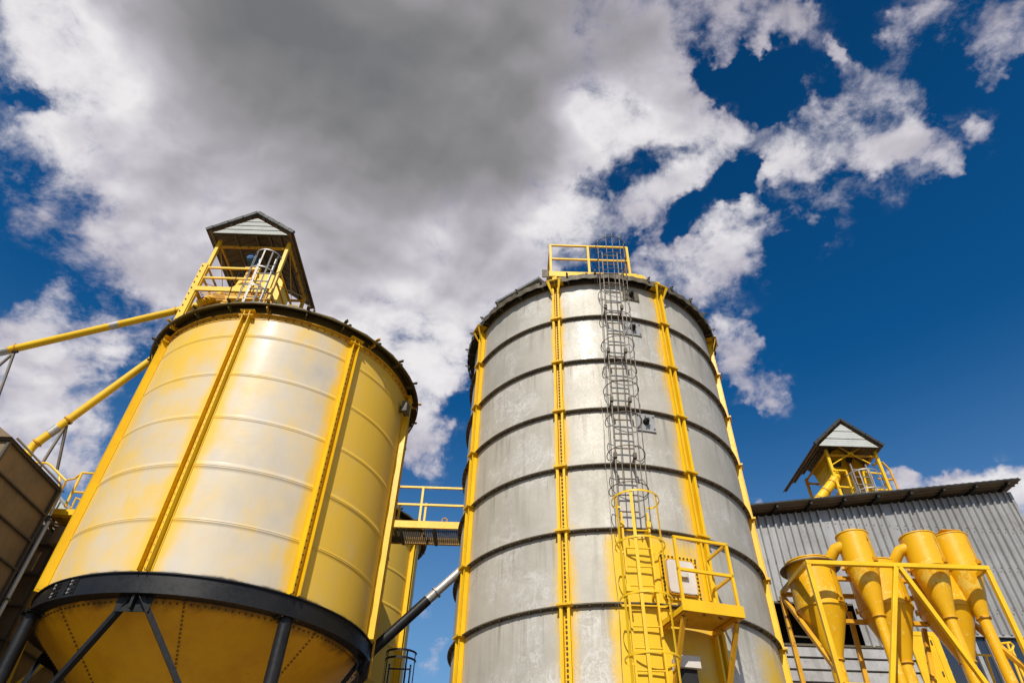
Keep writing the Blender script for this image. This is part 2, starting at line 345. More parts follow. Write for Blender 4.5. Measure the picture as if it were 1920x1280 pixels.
def wall_mat(name, c, c2):
    m, T, b = new_mat(name); co = objco(T)
    n1 = T.noise(co, 0.9, 5, 0.6); n2 = T.noise(co, 22, 5, 0.65); st = T.noise(T.mapping(co, (6, 6, 0.35)), 1.0, 5, 0.65)
    panel = T.n('ShaderNodeTexWhiteNoise', noise_dimensions='1D')
    sx = T.n('ShaderNodeSeparateXYZ'); T.set(sx.inputs[0], co)
    T.set(panel.inputs['W'], T.math('ADD', T.math('FLOOR', T.math('MULTIPLY', sx.outputs[0], 0.95)), T.math('MULTIPLY', T.math('FLOOR', T.math('MULTIPLY', sx.outputs[2], 0.42)), 17.3)))
    f = T.math('ADD', T.math('MULTIPLY', T.ramp(st, 0.42, 0.7), 0.45), T.math('MULTIPLY', T.ramp(n1, 0.35, 0.7), 0.35))
    f = T.math('ADD', f, T.math('MULTIPLY', panel.outputs[0], 0.55), None, True)
    cl = T.mix(f, c, c2)
    cl = T.mix(T.ramp(T.noise(co, 2.6, 7, 0.7, 0.6), 0.52, 0.70, 0, 0.5), cl, (0.20, 0.17, 0.14))
    cl = T.mix(T.ramp(T.noise(co, 7, 8, 0.7, 0.6), 0.64, 0.70, 0, 0.8), cl, (0.16, 0.10, 0.06))
    T.set(b.inputs['Base Color'], cl); T.set(b.inputs['Roughness'], T.ramp(n2, 0.3, 0.7, 0.42, 0.58)); b.inputs['Metallic'].default_value = 0.35
    bump(T, b, n2, 0.1)
    return m
m_wall = wall_mat('weathered_corrugated_zinc', (0.42, 0.42, 0.42), (0.27, 0.265, 0.26))

def glass_mat():
    m, T, b = new_mat('dark_window_glass'); co = objco(T)
    b.inputs['Base Color'].default_value = (0.02, 0.03, 0.05, 1); b.inputs['Roughness'].default_value = 0.06
    b.inputs['Specular IOR Level'].default_value = 0.8
    bump(T, b, T.noise(co, 1.2, 2), 0.05, 0.02)
    return m
m_glass = glass_mat()

def shell_galv():
    """spangled zinc sheet with white oxide scuffs, rust spots and yellow overspray (attribute 'overspray')"""
    m, T, b = new_mat('galvanised_shell_sheet'); co = objco(T)
    vo = T.n('ShaderNodeTexVoronoi'); T.set(vo.inputs['Vector'], co); vo.inputs['Scale'].default_value = 38
    sv = T.n('ShaderNodeSeparateColor'); T.set(sv.inputs[0], vo.outputs['Color'])
    n1 = T.noise(co, 0.8, 5, 0.6); n2 = T.noise(co, 30, 6, 0.7)
    cl = T.mix(T.ramp(n1, 0.3, 0.72), (0.54, 0.505, 0.44), (0.41, 0.385, 0.33))
    cl = T.mix(T.math('MULTIPLY', sv.outputs[0], 0.16), cl, (0.33, 0.33, 0.32))
    # oxide scuffs: fine veiny pale marks gathered in clouds
    veil = T.ramp(T.noise(co, 0.9, 4, 0.6), 0.47, 0.60)
    va = T.math('ABSOLUTE', T.math('SUBTRACT', T.noise(co, 2.4, 7, 0.62, 0.6), 0.5))
    vb = T.math('ABSOLUTE', T.math('SUBTRACT', T.noise(co, 6.5, 6, 0.65, 0.8), 0.5))
    vm = T.math('MULTIPLY', T.math('MAXIMUM', T.ramp(va, 0.030, 0.0), T.math('MULTIPLY', T.ramp(vb, 0.035, 0.0), 0.8)), veil)
    cl = T.mix(T.math('MULTIPLY', T.ramp(T.noise(co, 3.4, 6, 0.68), 0.42, 0.66), T.math('MULTIPLY', veil, 0.32)), cl, (0.62, 0.60, 0.57))
    cl = T.mix(T.math('MULTIPLY', vm, 0.42), cl, (0.80, 0.79, 0.78))
    cl = T.mix(T.math('MULTIPLY', T.ramp(T.noise(T.mapping(co, (5, 5, 0.4), (2, 1, 0)), 1.0, 5, 0.65), 0.50, 0.74), 0.35), cl, (0.24, 0.23, 0.20))
    sz = T.n('ShaderNodeSeparateXYZ'); T.set(sz.inputs[0], co)
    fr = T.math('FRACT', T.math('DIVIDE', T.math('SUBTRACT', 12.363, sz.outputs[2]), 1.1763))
    lev = T.math('FLOOR', T.math('DIVIDE', T.math('SUBTRACT', 12.363, sz.outputs[2]), 1.1763))
    wn_ = T.n('ShaderNodeTexWhiteNoise', noise_dimensions='2D'); cv_ = T.n('ShaderNodeCombineXYZ'); T.set(cv_.inputs[0], lev)
    at2 = T.n('ShaderNodeAttribute', attribute_name='sheet'); T.set(cv_.inputs[1], at2.outputs['Fac']); T.set(wn_.inputs['Vector'], cv_.outputs[0])
    cl = T.mix(T.math('MULTIPLY', wn_.outputs['Value'], 0.24), cl, (0.27, 0.255, 0.215))
    drip = T.noise(T.mapping(co, (9, 9, 0.5), (5, 3, 0)), 1.0, 5, 0.6)
    dm = T.math('MULTIPLY', T.ramp(drip, 0.50, 0.70), T.ramp(fr, 0.75, 0.05))
    cl = T.mix(T.math('MULTIPLY', dm, 0.55), cl, (0.19, 0.165, 0.12))
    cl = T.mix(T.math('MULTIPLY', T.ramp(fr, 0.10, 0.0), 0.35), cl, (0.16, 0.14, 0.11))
    at_ = T.n('ShaderNodeAttribute', attribute_name='overspray')
    sp = T.math('ADD', at_.outputs['Fac'], T.math('MULTIPLY', T.math('SUBTRACT', T.noise(co, 3.2, 5, 0.62), 0.5), T.math('MULTIPLY', T.ramp(at_.outputs['Fac'], 0.0, 0.3), 0.7)))
    sp = T.ramp(sp, 0.12, 0.92)
    cl = T.mix(sp, cl, (0.74, 0.47, 0.02))
    rs = T.ramp(T.noise(T.mapping(co, (1, 1, 1), (3.1, 0, 1.7)), 4.2, 7, 0.72, 0.3), 0.745, 0.76)
    cl = T.mix(rs, cl, (0.14, 0.05, 0.02))
    T.set(b.inputs['Base Color'], cl)
    T.set(b.inputs['Metallic'], T.math('MULTIPLY', T.math('SUBTRACT', 1.0, sp), 0.12))
    gl = T.n('ShaderNodeAttribute', attribute_name='gloss').outputs['Fac']; T.set(b.inputs['Coat Weight'], T.math('MULTIPLY', gl, T.ramp(T.noise(co, 3.0, 4, 0.6), 0.40, 0.50))); b.inputs['Coat Roughness'].default_value = 0.07; b.inputs['Coat IOR'].default_value = 1.5; b.inputs['Specular IOR Level'].default_value = 0.25
    ro = T.math('ADD', T.math('MULTIPLY', sv.outputs[1], 0.08), T.math('MULTIPLY', n1, 0.16))
    T.set(b.inputs['Roughness'], T.math('ADD', ro, 0.44))
    wob = T.noise(co, 1.3, 3, 0.5)
    bump(T, b, T.math('ADD', T.math('MULTIPLY', wob, 1.0), T.math('MULTIPLY', n2, 0.006)), 0.35, 0.05)
    cb_ = T.n('ShaderNodeBump'); cb_.inputs['Strength'].default_value = 0.4; cb_.inputs['Distance'].default_value = 0.05
    T.set(cb_.inputs['Height'], T.noise(T.mapping(co, (1, 1, 1.5)), 2.4, 3, 0.55)); T.t.links.new(cb_.outputs[0], b.inputs['Coat Normal'])
    return m
m_galv = shell_galv()

def shell_silver():
    """brushed silver sheet under drifting yellow overspray"""
    m, T, b = new_mat('silver_and_yellow_shell_sheet'); co = objco(T)
    n1 = T.noise(co, 0.9, 5, 0.6); n2 = T.noise(T.mapping(co, (6, 6, 40)), 1.0, 4, 0.6)
    cl = T.mix(T.ramp(n1, 0.3, 0.7), (0.52, 0.49, 0.45), (0.42, 0.40, 0.37))
    at_ = T.n('ShaderNodeAttribute', attribute_name='overspray')
    nn = T.noise(T.mapping(co, (1, 1, 0.8)), 1.7, 5, 0.6)
    sp = T.math('ADD', at_.outputs['Fac'], T.math('MULTIPLY', T.math('SUBTRACT', nn, 0.5), 1.0))
    sp = T.ramp(sp, -0.05, 1.0)
    cl = T.mix(sp, cl, T.mix(T.ramp(sp, 0.3, 0.95), (0.72, 0.55, 0.29), (0.76, 0.48, 0.055)))
    st = T.noise(T.mapping(co, (7, 7, 0.5)), 1.0, 5, 0.65)
    cl = T.mix(T.ramp(st, 0.55, 0.85, 0, 0.22), cl, (0.42, 0.33, 0.2))
    sz = T.n('ShaderNodeSeparateXYZ'); T.set(sz.inputs[0], co)
    zz = T.math('ADD', sz.outputs[2], T.math('MULTIPLY', T.math('SUBTRACT', T.noise(co, 2.3, 6, 0.7), 0.5), 0.12))
    cl = T.mix(T.ramp(zz, 5.635, 5.575), cl, (0.02, 0.019, 0.02))
    T.set(b.inputs['Base Color'], cl)
    T.set(b.inputs['Metallic'], T.math('MULTIPLY', T.math('SUBTRACT', 1.0, sp), 0.04)); b.inputs['Coat Weight'].default_value = 0.07; b.inputs['Coat Roughness'].default_value = 0.20; b.inputs['Specular IOR Level'].default_value = 0.25
    T.set(b.inputs['Roughness'], T.math('ADD', T.ramp(n2, 0.3, 0.7, 0.46, 0.54), T.math('MULTIPLY', sp, 0.05)))
    wob = T.noise(T.mapping(co, (1, 1, 0.5)), 1.1, 3, 0.5)
    bump(T, b, T.math('ADD', wob, T.math('MULTIPLY', n2, 0.01)), 0.25, 0.04)
    return m
m_silver = shell_silver()

# ------------------------------------------------------------------ ground
g = MB(); g.add([(-3000, -3000, 0), (3000, -3000, 0), (3000, 3000, 0), (-3000, 3000, 0)], [(0, 1, 2, 3)])
structure(g.build('ground', m_concrete))

# ------------------------------------------------------------------ silos
EZ = Vector((0, 0, 1))
def polar(c, deg):
    a = R(deg); er = Vector((math.cos(a), math.sin(a), 0)); et = Vector((-math.sin(a), math.cos(a), 0))
    return er, et, Vector((c[0], c[1], 0))
def sstep(x, a, b):
    t = max(0.0, min(1.0, (x - a) / (b - a))); return t * t * (3 - 2 * t)

SR = 2.86; RA = -155.98
def shell(parent, c, z0, z1, mat, spray, seams=(), bead=0.008, name='shell', gloss=None):
    n = 240
    zs = set(round(z0 + (z1 - z0) * i / 90, 4) for i in range(91))
    prof = []
    for z in sorted(zs): prof.append((SR, z))
    for s in seams:
        prof = [p for p in prof if abs(p[1] - s) > 0.035]
        prof += [(SR, s - 0.03), (SR + bead, s - 0.022), (SR + bead, s - 0.006), (SR + 0.002, s), (SR + bead, s + 0.006), (SR + bead, s + 0.022), (SR, s + 0.03)] if bead else []
    prof.sort(key=lambda p: p[1])
    b = MB().lathe((c[0], c[1], 0), prof, n)
    o = b.build(name, mat, parent, sharp=50)
    at_ = o.data.attributes.new('overspray', 'FLOAT', 'POINT')
    vals = []
    for p in b.v:
        a = math.degrees(math.atan2(p.y - c[1], p.x - c[0])); vals.append(spray(a, p.z))
    at_.data.foreach_set('value', vals)
    sh_ = o.data.attributes.new('sheet', 'FLOAT', 'POINT'); sh_.data.foreach_set('value', [math.floor(((math.degrees(math.atan2(p.y - c[1], p.x - c[0])) - RA) / 45.0) % 8) for p in b.v])
    if gloss:
        g_ = o.data.attributes.new('gloss', 'FLOAT', 'POINT'); g_.data.foreach_set('value', [gloss(math.degrees(math.atan2(p.y - c[1], p.x - c[0])), p.z) for p in b.v])
    return o

def stiffener(parent, c, deg, z0, z1, joints, w=0.075, dep=0.085, mat=None, pitch=0.125, lips=True):
    er, et, o = polar(c, deg); mb = MB()
    mb.fbox(o, et, er, EZ, -w - 0.025, w + 0.025, SR + 0.004, SR + 0.012, z0, z1)
    for sgn in (-1, 1):
        a, b = sorted((sgn * (w - 0.022), sgn * w * 0.92))
        mb.fbox(o, et, er, EZ, a, b, SR + 0.012, SR + dep, z0, z1)
        if not lips: continue
        a, b = sorted((sgn * w * 0.90, sgn * (w + 0.022)))
        mb.fbox(o, et, er, EZ, a, b, SR + dep, SR + dep + 0.010, z0, z1)
    st = mb.build('stiffener', mat or m_yel, parent)
    bb = MB(); z = z0 + 0.06
    while z < z1 - 0.03:
        bb.bolt(o + er * (SR + 0.012) + EZ * z, er, 0.018, 0.02); z += pitch
    br_ = bb.build('bolt_row', m_bolt, st)
    if (z1 - z0) / pitch > 100: br_['kind'] = 'stuff'
    if joints:
        for z in joints:
            if z < 3: continue
            jj = MB()
            jj.fbox(o, et, er, EZ, -w - 0.06, w + 0.06, SR + 0.013, SR + dep + 0.05, z + 0.002, z + 0.016)
            jj.fbox(o, et, er, EZ, -w - 0.06, w + 0.06, SR + 0.013, SR + dep + 0.05, z - 0.016, z - 0.002)
            jj.build('splice_plate', mat or m_yel, st)
    return st

def cone_roof(parent, c, r, z, rise, mat, n=48, thick=0.03, facets=True):
    mb = MB(); rr = []
    prof = [(r, z - thick), (r, z), (0.35, z + rise), (0.35, z + rise - thick), (r, z - thick)]
    mb.lathe((c[0], c[1], 0), prof, 24 if facets else n)
    for i in range(24):   # standing ribs
        er, et, o = polar(c, i * 15 + 7.5)
        mb.bar(o + er * (r - 0.02) + EZ * (z + 0.015), o + er * 0.4 + EZ * (z + rise - 0.01), 0.05, 0.05)
    return mb.build('roof', mat, parent)

# ---- left silo on black legs
LC = (-5.315, 12.700); LZ = 11.44; LD = 0.9933; LA = -137.3
def left_spray(a, z):
    u = ((a - LA) / 45.0) % 8.0; i = int(u); t = u - i
    d = min(t, 1 - t) * 2.246
    edge = 1 - sstep(d, 0.0, 0.62)
    rows = (LZ - z) / LD; fr = abs(rows - round(rows)) * LD
    seam = (1 - sstep(fr, 0.0, 0.10)) * 0.05
    if i == 0:
        k = 0.54 + 0.18 * sstep(z, 8.5, 10.6)
        k += 0.08 * (1 - sstep(t, 0.45, 0.75))
        return max(k, edge) + seam
    if i == 1:
        k = 0.42 + 0.14 * sstep(z, 10.2, 11.0)
        return max(k, edge * 0.95) + seam
    if i == 7: return max(0.5, edge)
    return max(0.92, edge)
def left_silo(c, label, spray, legs=True, zbot=5.58, mat=m_silver, ang=LA):
    t = thing('grain_silo', label, 'silo', (c[0], c[1], 0), None)
    seams = [LZ - LD * k for k in range(1, 6)]
    shell(t, c, zbot - 0.05, 11.06, mat, spray, seams)
    fl = MB(); fl.ring((c[0], c[1], 0), SR + 0.002, SR + 0.055, 11.0, 11.03, 96); fl.ring((c[0], c[1], 0), SR + 0.002, SR + 0.012, 10.90, 11.0, 96)
    f = fl.build('top_flange', m_yel_worn, t)
    bb = MB()
    for k in range(112):
        er, et, o = polar(c, k * 360 / 112)
        bb.bolt(o + er * (SR + 0.012) + EZ * 10.95, er, 0.014, 0.014)
    bb.build('bolt_row', m_bolt, f)['kind'] = 'stuff'
    for k in range(8):
        dg = ang + 45 * k
        st = stiffener(t, c, dg, zbot, 10.89, None, w=0.080, dep=0.13, lips=False)
        er, et, o = polar(c, dg); cp = MB()
        cp.fbox(o, et, er, EZ, -0.15, 0.15, SR + 0.002, SR + 0.14, 11.035, 11.05)
        cp.fbox(o, et, er, EZ, -0.15, 0.15, SR + 0.014, SR + 0.14, 10.895, 10.91)
        cp.fbox(o, et, er, EZ, -0.06, -0.045, SR + 0.06, SR + 0.13, 10.91, 11.035); cp.fbox(o, et, er, EZ, 0.045, 0.06, SR + 0.06, SR + 0.13, 10.91, 11.035)
        cp.build('cap_plate', m_yel, st)
    cone_roof(t, c, 3.09, 11.20, 1.42, m_eave)
    er_ = MB(); er_.ring((c[0], c[1], 0), SR - 0.02, SR + 0.008, 11.065, 11.25, 96); er_.ring((c[0], c[1], 0), 3.07, 3.105, 11.13, 11.165, 96)
    er_.build('eave_ring', m_eave, t)
    for k in range(24):
        er, et, o = polar(c, ang + 7.5 + 15 * k); br = MB()
        br.fbox(o, et, er, EZ, -0.045, 0.045, SR + 0.012, SR + 0.025, 11.07, 11.17); br.fbox(o, et, er, EZ, -0.008, 0.008, SR + 0.026, SR + 0.20, 11.06, 11.155)
        br.fbox(o, et, er, EZ, -0.035, 0.035, SR + 0.12, SR + 0.31, 11.20, 11.212)
        br.tube(o + er * (SR + 0.25) + EZ * 11.225, o + er * (SR + 0.32) + EZ * 11.222, 0.018, n=8)
        br.build('eave_bracket', m_eave if k % 3 else m_yel_worn, t)
    # band, hopper, legs
    bd = MB(); bd.ring((c[0], c[1], 0), SR - 0.03, SR + 0.035, 5.27, 5.555, 128)
    bd.ring((c[0], c[1], 0), SR - 0.10, SR + 0.065, 5.555, 5.575, 128); bd.ring((c[0], c[1], 0), SR - 0.16, SR + 0.09, 5.245, 5.27, 128)
    band = bd.build('ring_beam', m_black, t)
    for dg in (ang + 18,) if legs else ():
        sp = MB(); er, et, o = polar(c, dg)
        sp.ring((c[0], c[1], 0), SR + 0.036, SR + 0.048, 5.29, 5.545, 10, R(dg - 5.5), R(dg + 5.5))
        plate = sp.build('splice_plate', m_black, band)
        sp = None
        for i in range(8):
            if i in (3, 4): continue
            a2, b2, o2 = polar(c, dg - 4.7 + i * 1.34)
            for z in (5.33, 5.38, 5.46, 5.51): MB().bolt(o2 + a2 * (SR + 0.048) + EZ * z, a2, 0.018, 0.018).build('bolt', m_steel if i % 3 == 0 else m_black, band)
    hp = MB().lathe((c[0], c[1], 0), [(SR - 0.10, 5.26), (0.30, 3.12), (0.30, 2.6)], 96)
    h = hp.build('hopper', m_orange, t, sharp=50)
    sl = (3.12 - 5.26) / (0.30 - (SR - 0.10))
    for k in range(8):
        sm = MB()
        er, et, o = polar(c, ang + 14 + 45 * k)
        nrm = (er * 0.66 - EZ * 0.75).normalized()
        P = lambda q: o + er * (SR - 0.10 - q * 0.70) + EZ * (5.26 - q * 0.70 * sl)
        sm.fbox(P(0), et, nrm, (P(1) - P(0)).normalized(), -0.05, 0.05, 0.0, 0.004, 0.02, 0.04)
        q = 0.06
        while q < 2.9: sm.bolt(P(q), nrm, 0.017, 0.02); q += 0.075
        sm.build('bolted_seam', m_seambolt, h)
    rb = MB()
    for k in range(170):
        er, et, o = polar(c, k * 360 / 170); rb.bolt(o + er * (SR - 0.155) + EZ * 5.205, er * 0.7 - EZ * 0.7, 0.014, 0.016)
    rb.build('bolt_row', m_bolt, h)['kind'] = 'stuff'
    for k in range(4):
        er, et, o = polar(c, ang + 90 * k); lg = MB()
        p = o + er * (SR + 0.0)
        lg.tube(p, p + EZ * 5.225, 0.105, n=20)
        lg.fbox(p, et, er, EZ, -0.16, 0.16, -0.15, 0.15, 5.226, 5.243); lg.fbox(p, et, er, EZ, -0.2, 0.2, -0.2, 0.2, 0.004, 0.03)
        l = lg.build('leg', m_black, t)
        gb = MB()
        for sx in (-0.13, 0.13):
            for sy in (-0.12, 0.12): gb.bolt(p + et * sx + er * sy + EZ * 5.225, -EZ, 0.017, 0.02)
        gb.build('bolt_row', m_bolt, l)
    for k in range(4):
        er, et, o = polar(c, ang + 45 + 90 * k); top = o + er * (SR - 0.02) + EZ * 5.20
        gp = MB(); gp.fbox(o, et, er, EZ, -0.26, 0.26, SR - 0.06, SR - 0.045, 5.02, 5.243); gp.fbox(o, et, er, EZ, -0.02, 0.02, SR - 0.04, SR + 0.04, 5.05, 5.243)
        gp.build('gusset_plate', m_black, t)
        for s in (-1, 1):
            e2, t2, o2 = polar(c, ang + 45 + 90 * k + 45 * s)
            br = MB(); br.angle(top + et * (0.07 * s) + er * 0.02, o2 + e2 * (SR - 0.02) + EZ * 2.6, 0.085, 0.012)
            br.build('brace', m_black, t)
    return t
silo_l = left_silo(LC, 'yellow and silver hopper-bottomed silo on black legs, with sheltered elevator head on its roof', left_spray)
sb = MB(); er, et, o = polar(LC, -10)
sb.fbox(o, et, er, EZ, -0.12, 0.12, SR + 0.08, SR + 0.20, 10.35, 10.62); sb.fbox(o, et, er, EZ, -0.03, 0.03, SR + 0.005, SR + 0.08, 10.4, 10.55)
sb.build('sensor_box', m_dark, silo_l)
# cable conduit beside the right-hand stiffener
cd = MB(); er, et, o = polar(LC, LA + 135 + 4.2)
cd.tube(o + er * (SR + 0.10) + EZ * 5.0, o + er * (SR + 0.10) + EZ * 10.4, 0.025, n=10)
for k in range(4): cd.fbox(o, et, er, EZ, -0.05, 0.05, SR + 0.003, SR + 0.13, 5.9 + 1.3 * k, 5.94 + 1.3 * k)
cd.build('conduit', m_yel_worn, silo_l)
BC = (-5.65, 20.2)
silo_b = left_silo(BC, 'yellow silo standing behind, seen in the gap under the footbridge', lambda a, z: 1.2, legs=False, ang=LA - 13)

# ---- right silo
RC = (1.962, 12.605); RZ = 12.363; RD = 1.1763; RA = -155.98
def right_spray(a, z):
    u = ((a - RA) / 45.0) % 8.0; i = int(u); t = u - i
    near = t if t < 0.5 else t - 1
    d = abs(near) * 2.246
    rows = (RZ - z) / RD
    k = int(round(u)) % 8
    wd = {0: 0.16, 1: 0.14, 2: 0.28, 3: 0.2}.get(k, 0.2)
    if k == 1: wd = 0.12 + 0.10 * sstep(rows, 4, 6)
    if k == 2 and near > 0: wd = 0.18
    v = (1.0 - sstep(d, 0.05, wd + 0.12)) * (0.56 + 0.16 * math.sin(z * 2.3 + k * 1.7))
    fr = (rows - math.floor(rows)) * RD
    if d < 0.8: v = max(v, (1 - sstep(min(fr, RD - fr), 0, 0.10)) * 0.5 * (1 - sstep(d, 0.15, 0.8)))
    x = a
    if i == 1 and rows > 4.9:   # around the yellow ladder
        g_ = sstep(rows, 4.9, 5.2) * sstep(x, -102, -94) * (1 - 0.35 * sstep(x, -82, -76))
        v = max(v, 0.95 * g_)
    if i == 1 and rows > 5.5: v = max(v, 0.75 * sstep(rows, 5.5, 6.3) * sstep(x, -90, -80))
    if i == 2 and rows > 5.9: v = max(v, 0.85 * sstep(rows, 5.4, 6.8) * math.exp(-((x + 38) / 12) ** 2))
    if i == 2 and rows < 3.2: v = max(v, 0.0)
    return v
t = silo_r = thing('grain_silo', 'tall bare galvanised silo with yellow stiffeners, dark ring flanges and a caged ladder', 'silo', (RC[0], RC[1], 0))
def right_gloss(a, z):
    row = int((RZ - z) // RD); i = int(((a - RA) / 45.0) % 8)
    return 1.0 if (row == 1 and i == 1) else 0.0
shell(t, RC, 0.2, 12.28, m_galv, right_spray, (), 0, gloss=right_gloss)
base = MB().ring((RC[0], RC[1], 0), 0.0, SR + 0.25, 0.0, 0.2, 96); base.build('plinth', m_concrete, t)
for k in range(1, 11):
    z = RZ - RD * k
    if z < 0.4: break
    fl = MB(); c3 = (RC[0], RC[1], 0)
    fl.ring(c3, SR + 0.002, SR + 0.075, z + 0.001, z + 0.009, 160); fl.ring(c3, SR + 0.002, SR + 0.075, z - 0.009, z - 0.001, 160)
    fl.ring(c3, SR + 0.002, SR + 0.010, z + 0.009, z + 0.035, 160); fl.ring(c3, SR + 0.002, SR + 0.010, z - 0.035, z - 0.009, 160)
    f = fl.build('ring_flange', m_flange, t)
    bb = MB()
    for q in range(96):
        er, et, o = polar(RC, q * 3.75 + 1.2); bb.bolt(o + er * (SR + 0.050) + EZ * (z - 0.012), -EZ, 0.014, 0.02)
        if q % 3 == 0: bb.fbox(o, et, er, EZ, -0.004, 0.004, SR + 0.012, SR + 0.05, z - 0.045, z - 0.012)
    bb.build('bolt_row', m_bolt, f)['kind'] = 'stuff'
for k in range(8):
    dg = RA + 45 * k
    st = stiffener(t, RC, dg, 0.22, 12.15, [RZ - RD * q for q in range(1, 11)], w=0.058, dep=0.095, pitch=0.074)
    er, et, o = polar(RC, dg); cp = MB()
    cp.fbox(o, et, er, EZ, -0.17, 0.17, SR + 0.002, SR + 0.24, 12.25, 12.265); cp.fbox(o, et, er, EZ, -0.05, 0.05, SR + 0.12, SR + 0.135, 12.266, 12.46)
    for s in (-1, 1):
        cp.prism([o + et * (0.05 * s) + er * (SR + 0.10) + EZ * 11.93, o + et * (0.075 * s) + er * (SR + 0.10) + EZ * 11.93, o + et * (0.165 * s) + er * (SR + 0.22) + EZ * 12.248, o + et * (0.10 * s) + er * (SR + 0.22) + EZ * 12.248], er * 0.012)
    cp.prism([o + er * (SR + 0.02) + EZ * 12.155, o + er * (SR + 0.11) + EZ * 12.155, o + er * (SR + 0.23) + EZ * 12.248, o + er * (SR + 0.02) + EZ * 12.248], et * 0.012)
    cp.build('cap_plate', m_yel, st)
cone_roof(t, RC, 3.045, 12.34, 1.25, m_dark)
e = MB(); e.ring((RC[0], RC[1], 0), SR - 0.02, SR + 0.012, 12.20, 12.33, 96)
vs, fs, n_ = [], [], 288
for i in range(n_):
    er, et, o = polar(RC, i * 360 / n_); w_ = 0.012 * math.sin(i * 2 * math.pi / 4)
    vs += [o + er * (3.046 + w_) + EZ * 12.335, o + er * (3.046 + w_) + EZ * (12.195 + 0.01 * math.sin(i * 0.7)), o + er * (3.034 + w_) + EZ * (12.195 + 0.01 * math.sin(i * 0.7)), o + er * (3.034 + w_) + EZ * 12.335]
for i in range(n_):
    j = (i + 1) % n_
    for k in range(4): fs.append((4 * i + k, 4 * j + k, 4 * j + (k + 1) % 4, 4 * i + (k + 1) % 4))
MB().add(vs, fs).build('eave_lip', m_dark, t)
e.build('eave_ring', m_dark, t)  # ring coloured dark so the shade below the eave reads deeper
for k in range(32):
    er, et, o = polar(RC, RA + 5.6 + 11.25 * k)
    br = MB(); br.fbox(o, et, er, EZ, -0.012, 0.012, SR + 0.013, SR + 0.17, 12.22, 12.305)
    br.tube(o + er * (SR + 0.10) + EZ * 12.37, o + er * (SR + 0.27) + EZ * 12.355, 0.017, n=8)
    br.fbox(o, et, er, EZ, -0.022, 0.022, SR + 0.21, SR + 0.225, 12.30, 12.385)
    br.build('eave_bracket', m_dark, t)
def wall_plate(deg, z0, z1, w, mat, parent, name, label=None, r0=0.004, r1=0.014):
    er, et, o = polar(RC, deg); mb = MB(); mb.fbox(o, et, er, EZ, -w / 2, w / 2, SR + r0, SR + r1, z0, z1)
    return mb, er, et, o
for z0, z1, dg, dk in ((10.74, 11.08, -80.2, 0), (8.40, 8.78, -80.0, 0), (11.76, 12.06, -79.0, 1)):
    mb, er, et, o = wall_plate(dg, z0, z1, 0.36, m_white, t, 'inspection_plate', r0=0.016, r1=0.024)
    p = mb.build('inspection_plate', m_steel if not dk else m_dark, t)  # topmost plate coloured dark to carry the eave's shadow
    zc_ = (z0 + z1) / 2
    s = MB(); s.tube(o + er * (SR + 0.024) + EZ * zc_, o + er * (SR + 0.10) + EZ * (zc_ + 0.01), 0.06, 0.05, n=20); s.tube(o + er * (SR + 0.10) + EZ * zc_, o + er * (SR + 0.15) + EZ * zc_, 0.025, n=10)
    s.build('sensor', m_rubber, p)
    b2 = MB()
    for sx in (-0.15, 0, 0.15):
        for sz in (-0.13, 0.13): b2.bolt(o + er * (SR + 0.024) + et * sx + EZ * (zc_ + sz), er, 0.014)
    b2.build('bolt_row', m_bolt, p)
# manhole with its frame and bolted rim
dg = -75.6; er, et, o = polar(RC, dg)
def rrect(w, h, r, n=5):
    pts = []
    for cx, cz, a0 in ((w - r, h - r, 0), (-(w - r), h - r, 90), (-(w - r), -(h - r), 180), (w - r, -(h - r), 270)):
        for i in range(n + 1):
            a = R(a0 + 90 * i / n); pts.append((cx + r * math.cos(a), cz + r * math.sin(a)))
    return pts
zc_ = 5.75
fr = MB(); fr.prism([o + er * (SR - 0.03) + et * x + EZ * (zc_ + z) for x, z in rrect(0.315, 0.345, 0.05)], er * 0.06)
mh = fr.build('manhole', m_yel, t)
cv = MB(); cv.prism([o + er * (SR + 0.031) + et * x + EZ * (zc_ + z) for x, z in rrect(0.225, 0.255, 0.06)], er * 0.05)
cv.fbox(o, et, er, EZ, -0.08, 0.08, SR + 0.081, SR + 0.14, zc_ - 0.02, zc_ + 0.07); cv.fbox(o, et, er, EZ, -0.075, -0.03, SR + 0.082, SR + 0.12, zc_ + 0.07, zc_ + 0.19); cv.fbox(o, et, er, EZ, -0.215, 0.215, SR + 0.079, SR + 0.086, zc_ - 0.245, zc_ - 0.235)
cv.build('cover', m_white, mh)
rm = MB()
ro = rrect(0.24, 0.27, 0.07)
rm.path([o + er * (SR + 0.055) + et * x + EZ * (zc_ + z) for x, z in ro], 0.014, 6, True)
rm.build('rim', m_yel_worn, mh)
for i in range(10):
    q = -0.29 + i * 0.58 / 9
    for x, z in ((q, 0.318), (q, -0.318), (-0.285, q * 0.95), (0.285, q * 0.95)): MB().bolt(o + er * (SR + 0.03) + et * x + EZ * (zc_ + z), er, 0.016, 0.018).build('bolt', m_bolt, mh)

